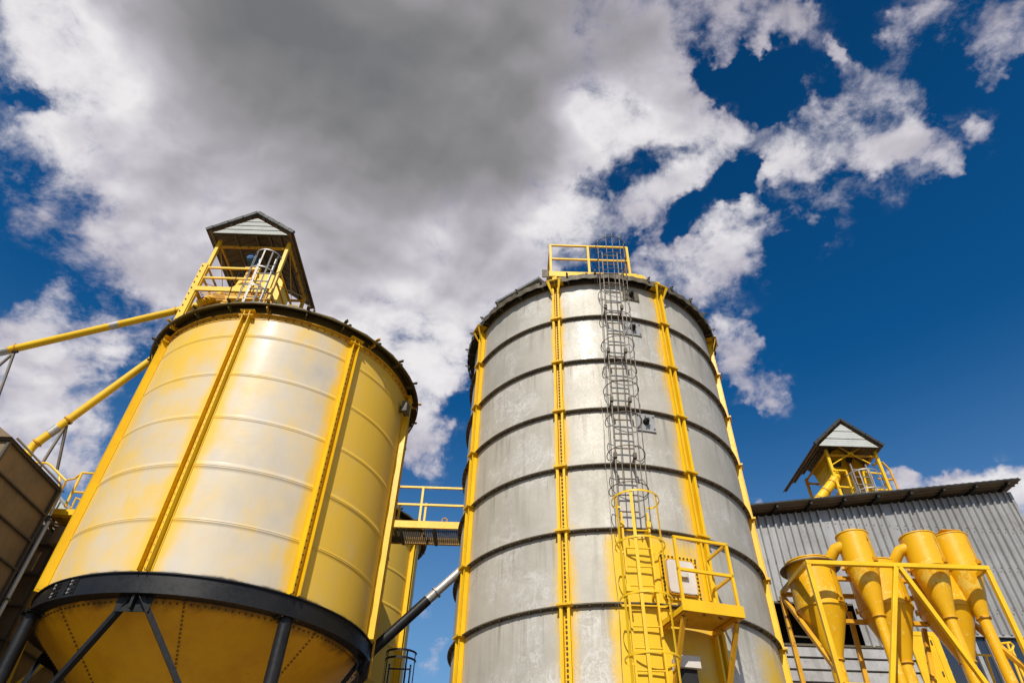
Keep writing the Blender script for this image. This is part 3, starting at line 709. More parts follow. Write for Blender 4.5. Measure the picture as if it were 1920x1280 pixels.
# ------------------------------------------------------------------ ladders on the right silo
def hoop(mb, cx, cy, z, r, flat, open_half, thick=0.008, zt=0.03):
    """safety hoop: an arc bulging towards -y, fixed at its ends to the ladder rails"""
    if flat: mb.ring((cx, cy, 0), r - thick, r, z - zt / 2, z + zt / 2, 28, R(180 - open_half), R(360 + open_half))
    else: mb.path([(cx + r * math.cos(R(a)), cy + r * math.sin(R(a)), z) for a in [180 - open_half + i * (180 + 2 * open_half) / 26 for i in range(27)]], thick, 6)
    return mb
def caged_ladder(label, cx, yl, w, z0, z1, pitch, rail, mats, hoops, hr, hoff, flat, strips, strip_z, standoff, ring_z=(), cage_z=None, group=None, rail_dx_top=0.0, rail_flat=True):
    t = thing('caged_ladder', label, 'ladder', (cx, yl, 0), group)
    for s in (-1, 1):
        mb = MB(); x = cx + s * w / 2
        if rail_flat: mb.bar((x, yl, z0), (x + rail_dx_top, yl, z1), rail * 0.45, rail, (0, 1, 0))
        else: mb.tube((x, yl, z0), (x + rail_dx_top, yl, z1), rail / 2, n=8)
        mb.build('rail', mats, t)
    rg = MB(); z = z0 + 0.1; n = 0
    while z < z1 - 0.05 and n < 90:
        u = (z - z0) / (z1 - z0) * rail_dx_top
        rg.tube((cx - w / 2 + u, yl, z), (cx + w / 2 + u, yl, z), 0.013, n=8); z += pitch; n += 1
        # each rung its own mesh
        rg.build('rung', mats, t); rg = MB()
    cy = yl - hoff
    for z in hoops:
        u = (z - z0) / (z1 - z0) * rail_dx_top
        m_ = MB(); hoop(m_, cx + u, cy, z, hr, flat, 32)
        for s in (-1, 1):   # straight ends back to the rails
            a = R(180 - 32) if s < 0 else R(32)
            m_.bar((cx + u + hr * math.cos(a) * 0.985, cy + hr * math.sin(a) * 0.985, z), (cx + u + s * w / 2, yl, z - 0.005), 0.008, 0.03 if flat else 0.014)
        m_.build('hoop', mats, t)
    c0, c1 = cage_z or (min(hoops), max(hoops))
    for a in strips:
        u0 = (c0 - z0) / (z1 - z0) * rail_dx_top; u1 = (c1 - z0) / (z1 - z0) * rail_dx_top
        m_ = MB(); ca, sa = math.cos(R(a)), math.sin(R(a)); q = hr - (0.014 if flat else 0.016)
        p0, p1 = Vector((cx + u0 + q * ca, cy + q * sa, c0)), Vector((cx + u1 + q * ca, cy + q * sa, c1))
        if flat: m_.bar(p0, p1, 0.045, 0.006, (ca, sa, 0))
        else: m_.tube(p0, p1, 0.008, n=6)
        m_.build('cage_bar', mats, t)
    for z in standoff:
        u = (z - z0) / (z1 - z0) * rail_dx_top
        for s in (-1, 1):
            m_ = MB(); x = cx + u + s * w / 2; yy = RC[1] - math.sqrt(max(0.1, (SR + 0.01) ** 2 - (x - RC[0]) ** 2))
            m_.bar((x, yl + 0.005, z), (x, yy, z), 0.03, 0.05); m_.fbox((x, yl - 0.02, z), Vector((1, 0, 0)), Vector((0, 1, 0)), EZ, -0.03, 0.03, -0.03, 0.03, -0.035, 0.06)
            m_.build('standoff_bracket', m_dark if not flat else mats, t)
    return t
caged_ladder('rusty bare steel caged ladder on the galvanised silo, above the yellow one', 1.93, 9.47, 0.33, 6.55, 12.92, 0.294, 0.036, m_rungsteel,
    [6.95, 7.62, 8.30, 8.98, 9.40, 10.05, 10.70, 11.45, 11.95, 12.45, 12.98], 0.315, 0.10, False, (200, 245, 270, 305, 345), None, [RZ - RD * k for k in range(1, 5)] , cage_z=(6.8, 13.1), rail_dx_top=0.16)
caged_ladder('yellow caged ladder beside the service platform on the galvanised silo', 2.00, 9.45, 0.41, 0.2, 6.62, 0.287, 0.065, m_yel,
    [2.2, 3.0, 3.70, 4.40, 5.18, 5.98, 6.72], 0.37, 0.18, True, (205, 250, 320), None, [3.6, 5.4, 6.4])
# thin signal cable strung down beside the ladder
cb = MB(); cb.path([(1.66 + 0.012 * math.sin(i * 1.1), 9.66 - 0.03 * math.sin(i * 0.7), 9.0 - i * 0.3) for i in range(29)], 0.0035, 5)
tag(cb.build('signal_cable', m_rungsteel), 'thin cable hanging to the left of the ladders on the galvanised silo', 'cable')

# service platform under the manhole
dg = -76.0; er, et, o = polar(RC, dg)
t = thing('service_platform', 'small yellow railed platform bracketed under the manhole of the galvanised silo', 'platform', tuple(o + er * 3.3 + EZ * 5.0))
PZ = 5.02
mb = MB(); mb.fbox(o, et, er, EZ, -0.40, 0.50, 2.88, 3.60, PZ - 0.006, PZ); mb.build('deck', m_yel_worn, t)
mb = MB(); mb.fbox(o, et, er, EZ, -0.42, 0.52, 3.602, 3.615, PZ - 0.05, PZ + 0.11); mb.fbox(o, et, er, EZ, 0.505, 0.52, 2.9, 3.60, PZ - 0.05, PZ + 0.11)
mb.fbox(o, et, er, EZ, -0.42, -0.405, 2.9, 3.60, PZ - 0.05, PZ + 0.02)
mb.build('toe_board', m_yel, t)
for (x, r_) in ((-0.38, 3.58), (0.46, 3.58), (0.46, 3.0)):
    p = o + et * x + er * r_; MB().bar(p + EZ * (PZ + 0.005), p + EZ * (PZ + 1.02), 0.04, 0.04, er).build('post', m_yel, t)
for z in (PZ + 0.54, PZ + 1.02):
    MB().bar(o + et * -0.40 + er * 3.58 + EZ * z, o + et * 0.48 + er * 3.58 + EZ * z, 0.04, 0.04).build('handrail', m_yel, t)
    MB().bar(o + et * 0.46 + er * 3.56 + EZ * z, o + et * 0.46 + er * 2.98 + EZ * z, 0.038, 0.038).build('handrail', m_yel, t)
for x in (-0.36, 0.44):
    MB().bar(o + et * x + er * 2.87 + EZ * (PZ - 0.045), o + et * x + er * 3.58 + EZ * (PZ - 0.045), 0.06, 0.06).build('bracket_arm', m_yel_worn, t)
    MB().bar(o + et * x + er * 2.88 + EZ * (PZ - 1.0), o + et * x + er * 3.50 + EZ * (PZ - 0.09), 0.055, 0.055).build('brace', m_yel_worn, t)
# small cabinet on the shell under the platform
er, et, o = polar(RC, -79.0)
t = thing('junction_box', 'small pale box with dark front fixed to the galvanised silo, by the yellow ladder', 'box', tuple(o + er * 2.95 + EZ * 4.3))
mb = MB(); mb.fbox(o, et, er, EZ, -0.13, 0.13, 2.87, 3.06, 4.10, 4.40); mb.build('cabinet', m_rubber, t, bevel=0.006)
mb = MB(); mb.fbox(o, et, er, EZ, -0.15, 0.17, 2.87, 3.12, 4.402, 4.56); mb.build('hood', m_white, t, bevel=0.006)

# railed platform on the right silo roof
t = thing('roof_platform', 'yellow railed platform on the roof edge of the galvanised silo', 'platform', (1.7, 10.2, 12.6))
FZ = 12.66
mb = MB(); mb.box(0.80, 2.72, 9.95, 11.6, FZ - 0.02, FZ); mb.build('deck', m_yel_worn, t)
mb = MB(); mb.box(0.78, 2.74, 9.88, 9.945, FZ - 0.10, FZ + 0.06); mb.build('front_beam', m_yel, t)
mb = MB(); mb.fbox((0, 0, 0), Vector((1, 0, 0)), Vector((0, 1, 0)), EZ, 0.62, 0.76, 9.86, 9.885, FZ - 0.16, FZ + 0.08); mb.build('lug_plate', m_flange, t)
mb = MB(); mb.prism([(2.745, 9.9, FZ - 0.1), (2.93, 9.9, FZ - 0.1), (2.93, 9.9, FZ - 0.02), (2.86, 9.9, FZ + 0.05), (2.745, 9.9, FZ + 0.05)], (0, 0.02, 0)); mb.build('lug_plate', m_yel, t)
for (x, y) in ((0.82, 9.92), (1.69, 9.92), (2.60, 9.92), (0.82, 11.3), (2.62, 11.3)):
    MB().bar((x, y, FZ + 0.06 if y < 10 else FZ), (x, y, FZ + 1.0), 0.05, 0.05, (0, 1, 0)).build('post', m_yel, t)
for z in (FZ + 0.52, FZ + 1.0):
    MB().bar((0.80, 9.92, z), (2.62, 9.92, z), 0.04, 0.04).build('handrail', m_yel, t)
    MB().bar((0.82, 9.95, z), (0.82, 11.3, z), 0.04, 0.04).build('handrail', m_yel_worn, t)
MB().bar((2.62, 9.95, FZ + 0.98), (2.62, 11.2, FZ + 0.15), 0.045, 0.045).build('brace', m_yel_worn, t)
for x in (0.95, 1.7, 2.5):
    MB().bar((x, 10.0, FZ - 0.05), (x, 10.35, 12.45), 0.06, 0.06).build('foot', m_dark, t)
MB().bar((0.62, 10.0, FZ - 0.12), (-0.35, 10.9, 12.62), 0.22, 0.06).build('roof_chute', m_steel, t)

# ------------------------------------------------------------------ sheltered elevator heads
def corr_slope(mb, p0, along, down, L, n, thick=0.03):
    """ribbed roof sheet: p0 ridge corner, 'along' ridge unit, 'down' slope vector"""
    nrm = along.cross(down).normalized()
    if nrm.z < 0: nrm = -nrm
    q = L / n
    for i in range(n):
        a = p0 + along * (i * q)
        dn_ = down.normalized()
        mb.bar(a + along * q * 0.5 - nrm * 0.010 + dn_ * 0.05, a + along * q * 0.5 + down - dn_ * 0.03 - nrm * 0.010, 0.035, 0.02, nrm)
    mb.prism([p0, p0 + along * L, p0 + along * L + down, p0 + down], nrm * 0.02)
    return mb
def shelter(label, x0, x1, yf, yb, zf, ze, za, xp0, xp1, ypf, ypb, zbase, style, planks):
    t = thing('roof_shelter', label, 'shelter', ((x0 + x1) / 2, (yf + yb) / 2, zbase))
    xa = (x0 + x1) / 2; Y = Vector((0, 1, 0))
    for nm, xe in (('l', x0), ('r', x1)):
        down = Vector((xe - xa, 0, ze - za))
        mb = corr_slope(MB(), Vector((xa, yf, za)), Y, down, yb - yf, max(6, int((yb - yf) / 0.22)))
        sl = mb.build('roof_slope', m_roof_under, t)
        # dark verge with stepped tile ends along the front, purlins beneath
        vg = MB(); d = down.normalized(); nrm = Vector((-d.z, 0, d.x)); nrm = nrm if nrm.z > 0 else -nrm
        N = 7; Ls = down.length / N
        for i in range(N):
            a = Vector((xa, yf - 0.012, za)) + d * (i * Ls); lift = 0.022 if i % 2 else 0.03
            vg.fbox(a, d, Y, nrm, 0.002, Ls + 0.02 * (i % 2), -0.02, 0.05, -0.035, 0.03 + lift)
        vg.build('verge', m_roof_dark, sl)
        for q in (0.18, 0.55, 0.93):
            p = Vector((xa, yf + 0.03, za)) + down * q - nrm * 0.035
            MB().bar(p, p + Y * (yb - yf - 0.06), 0.06, 0.05).build('purlin', m_roof_under, sl)
    gb = MB(); ins = 0.16
    zt = za - 0.13; zb = ze - 0.02
    for i in range(planks):
        z0_ = zb + (zt - zb) * i / planks; z1_ = zb + (zt - zb) * (i + 1) / planks - 0.026
        h0 = (zt - z0_) / (zt - zb) * ((x1 - x0) / 2 - ins); h1 = (zt - z1_) / (zt - zb) * ((x1 - x0) / 2 - ins)
        y_ = yf + 0.06
        gb.prism([(xa - h0, y_, z0_), (xa + h0, y_, z0_), (xa + h1, y_ + 0.012, z1_), (xa - h1, y_ + 0.012, z1_)], (0, 0.02, 0))
        for j in range(3):
            zz = z0_ + (z1_ - z0_) * (j + 0.6) / 3.4; hh = (zt - zz) / (zt - zb) * ((x1 - x0) / 2 - ins) - 0.03
            if hh > 0.05: gb.box(xa - hh, xa + hh, y_ - 0.004 + 0.003 * j, y_ + 0.012, zz - 0.006, zz + 0.006)
    gb.build('gable', m_plank, t)
    bk = MB(); bk.box(x0 + 0.16, x1 - 0.16, yf + 0.10, yf + 0.125, zb + 0.0, zb + 0.02)
    bk.build('gable_trim', m_roof_dark, t)
    for x in (xp0, xp1):
        for y in (ypf, ypb):
            MB().bar((x, y, zbase), (x, y, ze + 0.02), 0.085, 0.085, (0, 1, 0)).build('post', m_yel if y == ypf else m_yel_worn, t)
    for y in (ypf, ypb): MB().bar((xp0 - 0.03, y + 0.06, ze - 0.14), (xp1 + 0.03, y + 0.06, ze - 0.14), 0.05, 0.06).build('tie_beam', m_yel_worn, t)
    for x in (xp0, xp1):
        MB().bar((x, ypf, ze - 0.05), (x, ypb, ze - 0.05), 0.05, 0.06).build('tie_beam', m_yel_worn, t)
        MB().bar((x, ypf + 0.05, zf - 0.6), (x, ypb - 0.05, zf + 0.9), 0.04, 0.04).build('brace', m_yel_worn, t)
        MB().tube((x, ypf + 0.05, zf + 0.3), (x, ypb - 0.05, ze - 0.1), 0.010, n=6).build('tie_rod', m_yel_worn, t)
        MB().tube((x + 0.02, ypf + 0.05, ze - 0.1), (x + 0.02, ypb - 0.05, zf + 0.3), 0.010, n=6).build('tie_rod', m_yel_worn, t)
        for z in (zf + 0.42, zf + 0.80):
            MB().bar((x, ypf + 0.05, z), (x, ypb - 0.05, z), 0.04, 0.04).build('handrail', m_yel_worn, t)
    # floor frame with open grating
    for y in (ypf, ypb): MB().bar((xp0 - 0.04, y - 0.06, zf - 0.05), (xp1 + 0.04, y - 0.06, zf - 0.05), 0.05, 0.14).build('floor_beam', m_yel, t)
    for x in (xp0, xp1): MB().bar((x, ypf, zf - 0.07), (x, ypb, zf - 0.07), 0.05, 0.10).build('floor_beam', m_yel_worn, t)
    gr = MB(); y = ypf + 0.06
    while y < ypb - 0.05:
        gr.bar((xp0 + 0.03, y, zf), (xp1 - 0.03, y, zf), 0.008, 0.03, (0, 0, 1)); y += 0.07
    gr.build('floor_grating', m_yel_worn, t)
    return t

# left one, on the silo roof
sh = shelter('gabled canopy on yellow posts above the roof of the yellow and silver silo', -8.02, -5.76, 10.92, 13.75, 13.24, 15.05, 15.83, -7.76, -5.94, 11.3, 13.2, 11.55, 0, 4)
for z in (13.62, 13.99): MB().bar((-7.72, 11.27, z), (-6.40, 11.27, z), 0.045, 0.05).build('handrail', m_yel, sh)
MB().bar((-6.42, 11.27, 13.25), (-6.42, 11.27, 14.02), 0.05, 0.05, (0, 1, 0)).build('post', m_yel, sh)
mb = MB(); mb.fbox((-7.80, 11.24, 0), Vector((1, 0, 0)), Vector((0, 1, 0)), EZ, -0.09, 0.06, -0.02, 0.0, 11.5, 14.1)
pl_ = mb.build('post_stiffener', m_yel, sh); bb = MB()
for k in range(9): bb.bolt((-7.85, 11.22, 12.4 + k * 0.2), (0, -1, 0), 0.02, 0.02)
bb.build('bolt_row', m_bolt, pl_)
t = thing('bucket_elevator', 'yellow elevator head casing with a blue motor under the canopy of the left silo', 'elevator', (-6.7, 12.2, 12.2))
mb = MB(); mb.prism([(-7.35, 11.75, 13.1), (-5.95, 11.75, 13.1), (-5.95, 11.75, 13.95)] + [(-6.55 + 0.6 * math.cos(R(a)), 11.75, 13.95 + 0.42 * math.sin(R(a))) for a in range(15, 180, 15)] + [(-7.15, 11.75, 13.9), (-7.35, 11.75, 13.5)], (0, 0.6, 0)); mb.build('head_casing', m_yel, t, bevel=0.012)
mb = MB(); mb.prism([(-7.1, 11.55, 13.2), (-6.4, 11.55, 13.2), (-6.4, 11.55, 13.75), (-6.75, 11.55, 13.95), (-7.1, 11.55, 13.6)], (0, 0.19, 0)); mb.build('discharge_box', m_yel, t, bevel=0.01)
MB().box(-6.95, -6.45, 11.535, 11.548, 13.38, 13.42).build('seam_strip', m_yel_worn, t)
for x in (-7.0, -6.3): MB().box(x - 0.16, x + 0.16, 11.85, 12.2, 11.6, 13.098).build('trunk', m_yel, t)
mo = MB(); mo.tube((-6.87, 11.45, 14.66), (-6.87, 11.85, 14.60), 0.125, n=24); mo.tube((-6.87, 11.42, 14.665), (-6.87, 11.449, 14.66), 0.11, 0.125, n=24)
for k in range(12):
    a = R(k * 30); d_ = Vector((math.cos(a), 0, math.sin(a))); mo.bar(Vector((-6.87, 11.48, 14.655)) + d_ * 0.13, Vector((-6.87, 11.82, 14.605)) + d_ * 0.13, 0.012, 0.02)
m1 = mo.build('motor', m_blue, t)
MB().tube((-6.87, 11.40, 14.668), (-6.87, 11.419, 14.665), 0.075, n=20).build('fan_cover', m_blue, m1)
mb = MB(); mb.bar((-6.95, 11.7, 13.95), (-6.9, 11.65, 14.42), 0.06, 0.06); mb.bar((-6.66, 11.7, 13.95), (-6.74, 11.65, 14.42), 0.06, 0.06); mb.box(-6.98, -6.66, 11.55, 11.85, 14.35, 14.38)
mb.build('motor_bracket', m_yel_worn, t)
mb = MB(); mb.path([(-6.8, 11.5, 14.43), (-6.95, 11.35, 14.15), (-6.9, 11.3, 13.9), (-6.72, 11.3, 13.78), (-6.6, 11.3, 13.9), (-6.72, 11.32, 14.0), (-6.9, 11.3, 13.85), (-6.9, 11.2, 13.4), (-6.85, 11.2, 12.9)], 0.010, 6); mb.build('motor_cable', m_rubber, t)
MB().bar((-5.75, 12.2, 13.6), (-5.4, 12.6, 12.6), 0.26, 0.26).build('return_chute', m_yel, t)
def small_cage(label, cx, y, w, z0, z1, hr, hoops, mat, strips=(205, 235, 270, 305, 335)):
    t = thing('caged_ladder', label, 'ladder', (cx, y, z0))
    for s in (-1, 1): MB().bar((cx + s * w / 2, y, z0), (cx + s * w / 2, y, z1), 0.028, 0.055, (0, 1, 0)).build('rail', mat, t)
    z = z0 + 0.12
    while z < z1: MB().tube((cx - w / 2, y, z), (cx + w / 2, y, z), 0.016, n=8).build('rung', mat, t); z += 0.28
    for z in hoops:
        mb = MB(); mb.ring((cx, y, 0), hr - 0.008, hr, z - 0.02, z + 0.02, 24, R(180), R(360))
        mb.build('hoop', mat, t)
    for a in strips:
        ca, sa = math.cos(R(a)), math.sin(R(a)); q = hr - 0.013
        MB().bar((cx + q * ca, y + q * sa, min(hoops)), (cx + q * ca, y + q * sa, max(hoops)), 0.035, 0.008, (ca, sa, 0)).build('cage_bar', mat, t)
    return t
small_cage('bright aluminium caged ladder climbing to the canopy above the left silo', -6.22, 11.12, 0.40, 11.6, 14.2, 0.33, (12.3, 12.95, 13.6, 14.22), m_cage)

# ------------------------------------------------------------------ spouts to the left silo
def spout(label, pts, r, mat, bands, collars, group=None):
    t = thing('grain_spout', label, 'pipe', tuple(pts[0]), group)
    MB().path(pts, r, 20).build('pipe', mat, t)
    for p, d in bands:
        MB().tube(p - d * 0.10, p + d * 0.10, r + 0.008, n=20).build('clamp_band', m_alu, t)
    for p, d in collars:
        MB().tube(p - d * 0.018, p + d * 0.018, r + 0.022, n=20).build('flange', m_yel_worn, t)
    return t
a, b = at(-60, 674, 11.8), at(420, 562, 11.9); d = (b - a).normalized()
def on(a, b, px):
    best = min((abs((q := a + (b - a) * (i / 400)) and ((q - EYE).dot(RTV) / (q - EYE).dot(FW)) * F_PX + 960 - px), i) for i in range(401)); return a + (b - a) * (best[1] / 400)
up_s = spout('upper yellow spout pipe running in from the left edge to the left silo roof', [a, b], 0.088, m_yel, [(on(a, b, 215), d), (on(a, b, 8), d)], [(on(a, b, 30), d), (on(a, b, 330), d)])
a2, b2 = at(64, 834, 11.8), at(345, 630, 11.9); d2 = (b2 - a2).normalized()
el = [at(47, 868, 11.8), at(51, 852, 11.8), at(56, 843, 11.8), a2, b2]
lo_s = spout('lower yellow spout pipe with an elbow, falling from the left silo to the dryer', el, 0.085, m_yel, [(on(a2, b2, 101), d2)], [(on(a2, b2, 128), d2), (on(a2, b2, 70), d2)])
MB().tube(at(46, 872, 11.8), at(47.5, 866, 11.8), 0.10, n=20).build('flange', m_steel, lo_s)
for k, (px, py) in enumerate(((372, 568), (388, 563))):   # spout ends and elbows on the roof
    p = at(px, py, 11.6); MB().tube(p, p + Vector((0.25, 0.1, 0.35)), 0.09, n=16).build('branch', m_yel, up_s)
def strut(label, top, feet):
    t = thing('pipe_support', label, 'support', tuple(feet[0]))
    for f_ in feet: MB().angle(f_, top, 0.045, 0.006).build('strut', m_rungsteel, t)
    MB().bar(top - Vector((0.06, 0, 0)), top + Vector((0.06, 0, 0.01)), 0.05, 0.05).build('saddle', m_rubber, t)
strut('thin steel two-legged support under the upper yellow spout', on(a, b, 33) - Vector((0, 0, 0.12)), [at(-60, 735, 11.8), at(-20, 790, 11.8)])
strut('thin steel two-legged support under the lower yellow spout', on(a2, b2, 131) - Vector((0, 0, 0.11)), [at(72, 880, 11.8), at(108, 880, 12.1)])

# ------------------------------------------------------------------ dark dryer bins on the left
def dryer(label, x0, x1, y0, y1, zt, sp, roof_z, roof_mat):
    t = thing('dryer_bin', label, 'bin', ((x0 + x1) / 2, (y0 + y1) / 2, 0))
    MB().box(x0, x1, y0, y1, 0.0, zt).build('casing', m_bin, t, bevel=0.01)
    z = zt
    while z > 0.3:
        f = MB(); q = 0.06
        f.box(x1 + 0.002, x1 + q, y0 - q, y1 + q, z - 0.03, z + 0.0); f.box(x0 - q, x1 + 0.001, y0 - q, y0 - 0.002, z - 0.03, z)
        f.build('panel_flange', m_binrib, t); z -= sp
    for y in (y0, y1):
        MB().bar((x1 + 0.03, y, 0.0), (x1 + 0.03, y, zt - 0.035), 0.05, 0.05).build('corner_post', m_binrib, t)
    mb = MB(); o_ = 0.10
    mb.prism([(x0 - o_, y0 - o_, zt + 0.004), (x1 + o_, y0 - o_, zt + 0.004), (x1 - 0.9, y0 - o_, roof_z), (x0 + 0.9, y0 - o_, roof_z)], (0, y1 - y0 + 2 * o_, 0))
    mb.build('roof', roof_mat, t)
    return t
d1 = dryer('brown panelled dryer bin nearest the left edge, with dark horizontal flanges', -12.4, -8.80, 9.98, 11.72, 7.92, 0.53, 8.55, m_bin)
MB().tube((-8.70, 11.80, 0.1), (-8.70, 11.80, 7.35), 0.036, n=12).build('downpipe', m_steel, d1)
MB().fbox(at(62, 1035, 12.0), Vector((1, 0, 0)), Vector((0, 1, 0)), EZ, -0.02, 0.16, -0.02, 0.0, -0.35, 0.0).build('bracket', m_bin, d1)
for zz in (7.6, 6.1, 4.6): MB().box(-8.78, -8.66, 11.74, 11.86, zz - 0.3, zz - 0.27).build('pipe_clip', m_binrib, d1)
for k in range(3): MB().bar((-8.74, 11.78, 7.30 - 0.01 * k), (-9.0 + 0.1 * k, 12.9, 7.32 + 0.18 * k), 0.035, 0.035).build('tie_bar', m_binrib, d1)
MB().path([(-8.72, 10.0, 7.99), (-8.72, 11.6, 7.99), (-8.72, 11.75, 7.9), (-8.72, 11.78, 7.4)], 0.02, 8).build('cable_conduit', m_steel, d1)
hd = MB(); hd.prism([(-12.2, 10.9, 8.56), (-9.9, 10.9, 8.56), (-10.6, 10.9, 9.2), (-12.2, 10.9, 9.5)], (0, 0.8, 0)); hd.build('hood', m_bin, d1)
MB().box(-8.80, -8.2, 12.2, 12.55, 7.05, 7.4).build('vent_box', m_bin, d1)
d2_ = dryer('dark brown panelled dryer bin behind, next to the silo leg', -12.4, -9.05, 12.75, 16.2, 7.85, 0.60, 8.7, m_plank)
# stair / walkway between dryer and silo
t = thing('walkway', 'yellow railed walkway end between the brown dryer bins and the left silo', 'walkway', tuple(at(120, 960, 12.2)))
def rail(pts, r=0.022, nm='handrail', mat=m_yel): return MB().path(pts, r, 8).build(nm, mat, t)
Yw = 12.15
mb = MB(); mb.bar(at(96, 959, Yw), at(165, 962, Yw), 0.06, 0.12); mb.build('floor_beam', m_yel, t)
q0 = at(96, 965, Yw); mb = MB(); mb.box(q0.x, q0.x + 0.75, Yw + 0.04, Yw + 0.9, q0.z - 0.02, q0.z + 0.02); mb.build('deck', m_yel_worn, t)
rail([at(53, 866, 11.7), at(88, 868, 11.7), at(95, 872, 11.7), at(124, 901, 11.75), at(119, 912, 11.8), at(107, 932, 11.9), at(87, 966, 12.0)])
rail([at(124, 900, 11.75), at(140, 897, Yw), at(154, 886, Yw), at(190, 888, Yw)]); rail([at(154, 886, Yw), at(122, 950, Yw)], 0.026, 'post')
rail([at(138, 922, Yw), at(172, 924, Yw)]); rail([at(112, 890, 11.75), at(111, 918, 11.75)], 0.022, 'post'); rail([at(133, 953, Yw), at(143, 933, Yw), at(158, 940, Yw)])
rail([at(117, 962, 12.5), at(112, 1018, 12.5)], 0.035, 'post'); rail([at(146, 962, 12.5), at(136, 1000, 12.5)], 0.03, 'brace', m_yel_worn)
# thin yellow legs low on the left, beyond the black leg
t = thing('stair_frame', 'slim yellow frame low on the left, behind the leftmost black silo leg', 'frame', tuple(at(20, 1290, 13.2)))
MB().bar(at(47, 1200, 13.2), at(5, 1300, 13.2), 0.06, 0.06).build('stringer', m_yel, t); MB().bar(at(84, 1242, 13.2), at(10, 1300, 13.2), 0.06, 0.06).build('stringer', m_yel, t)

# ------------------------------------------------------------------ footbridge between the silos
t = thing('footbridge', 'yellow railed footbridge with a mesh floor spanning the gap between the silos', 'bridge', (-1.6, 13.0, 7.8))
BZ = 7.90
MB().box(-2.52, -0.80, 12.66, 12.72, BZ - 0.06, BZ + 0.09).build('side_beam', m_yel, t)
MB().box(-2.52, -0.80, 13.40, 13.46, BZ - 0.06, BZ + 0.09).build('side_beam', m_yel_worn, t)
gm = MB(); x = -2.5
while x < -0.82: gm.box(x, x + 0.010, 12.722, 13.398, BZ - 0.045, BZ - 0.02); x += 0.042
y = 12.76
while y < 13.38: gm.box(-2.5, -0.82, y, y + 0.016, BZ - 0.052, BZ - 0.046); y += 0.034
gm.build('floor_mesh', m_binrib, t)
for x in (-2.2, -1.5, -0.95): MB().box(x, x + 0.05, 12.722, 13.398, BZ - 0.11, BZ - 0.053).build('cross_beam', m_dark, t)
for y in (12.69, 13.43):
    for x in (-2.38, -1.80, -0.86): MB().bar((x, y, BZ + 0.09), (x, y, BZ + 0.90), 0.045, 0.045, (0, 1, 0)).build('post', m_yel, t)
    if y < 13:
        for z in (BZ + 0.47, BZ + 0.88): MB().bar((-2.5, y, z), (-0.84, y, z), 0.042, 0.042).build('handrail', m_yel, t)
MB().path([(-1.33, 12.69, BZ + 0.09), (-1.33, 12.69, BZ + 0.16), (-1.28, 12.69, BZ + 0.19), (-1.23, 12.69, BZ + 0.16), (-1.23, 12.69, BZ + 0.09)], 0.012, 8).build('lifting_eye', m_yel_worn, t)

# slanting transfer pipe under the bridge
a, j, b = at(885, 1050, 13.1), at(802, 1124, 13.1), at(690, 1226, 13.1); d = (a - b).normalized()
t = thing('transfer_pipe', 'slanting pipe below the footbridge, bare steel above and black below', 'pipe', tuple(b))
MB().tube(j, a, 0.085, n=24).build('upper_pipe', m_alu, t); MB().tube(b, j, 0.10, n=24).build('lower_pipe', m_black, t)
MB().tube(j - d * 0.0 + d * 0.001, j + d * 0.22, 0.094, n=24).build('coupling', m_steel, t); p = at(818, 1110, 13.1); MB().tube(p - d * 0.015, p + d * 0.015, 0.12, n=24).build('flange', m_steel, t)
# black caged ladder below it
p = at(752, 1222, 14.0)
small_cage('black caged ladder under the slanting pipe', p.x, p.y + 0.1, 0.42, 0.1, p.z - 0.2, 0.31, (p.z - 2.2, p.z - 1.5, p.z - 0.82, p.z - 0.14, p.z), m_black, (190, 215, 300, 345))

# ------------------------------------------------------------------ grey corrugated building on the right
WY = 16.5
def wx(px, py): return at(px, py, WY)
cl_ = wx(1410, 985); cr_ = wx(1893, 932)
XL, XR = 5.0, cr_.x
def ztop(x): return 10.345 + (x - 6.721) * (11.412 - 10.345) / (14.3 - 6.721)
t = wh = thing('warehouse', 'grey corrugated metal building with a sloping roof edge behind the cyclones', 'building', ((XL + XR) / 2, WY + 3.5, 0))
oTL = wx(1446, 1128); oBR = wx(1603, 1210)
OZ0, OZ1, OX0, OX1 = wx(1500, 1207).z, wx(1500, 1128).z, wx(1448, 1130).x, wx(1598, 1130).x
LOWZ = OZ0 - 0.03
winL, winR = wx(1757, 1195).x, wx(1920, 1290).x
WZ1 = wx(1800, 1188).z
def ribbed(x0, x1, z0, z1f, pitch=0.21, depth=0.062, y=WY):
    """trapezoidal vertical-rib sheet between x0 and x1"""
    mb = MB(); xs = []; x = x0
    while x < x1 - 1e-6:
        for q, dpt in ((0.0, 0.0), (0.60, 0.0), (0.70, -depth), (0.90, -depth)):
            xx = x + q * pitch
            if xx < x1: xs.append((xx, dpt))
        x += pitch
    xs.append((x1, 0.0)); vs = []; fs = []
    for xx, dp in xs:
        zt = z1f(xx) if callable(z1f) else z1f
        vs += [(xx, y + dp, z0), (xx, y + dp, zt)]
    for i in range(len(xs) - 1): fs.append((2 * i, 2 * i + 2, 2 * i + 3, 2 * i + 1))
    return mb.add(vs, fs)
w1 = ribbed(XL, OX0, LOWZ, ztop); w2 = ribbed(OX0, OX1, OZ1, ztop); w3 = ribbed(OX1, winL, LOWZ, ztop); w4 = ribbed(winL, XR, WZ1, ztop)
for q in (w2, w3, w4): w1.add(q.v, q.f)
wf = w1.build('front_wall', m_wall, t, sharp=20)
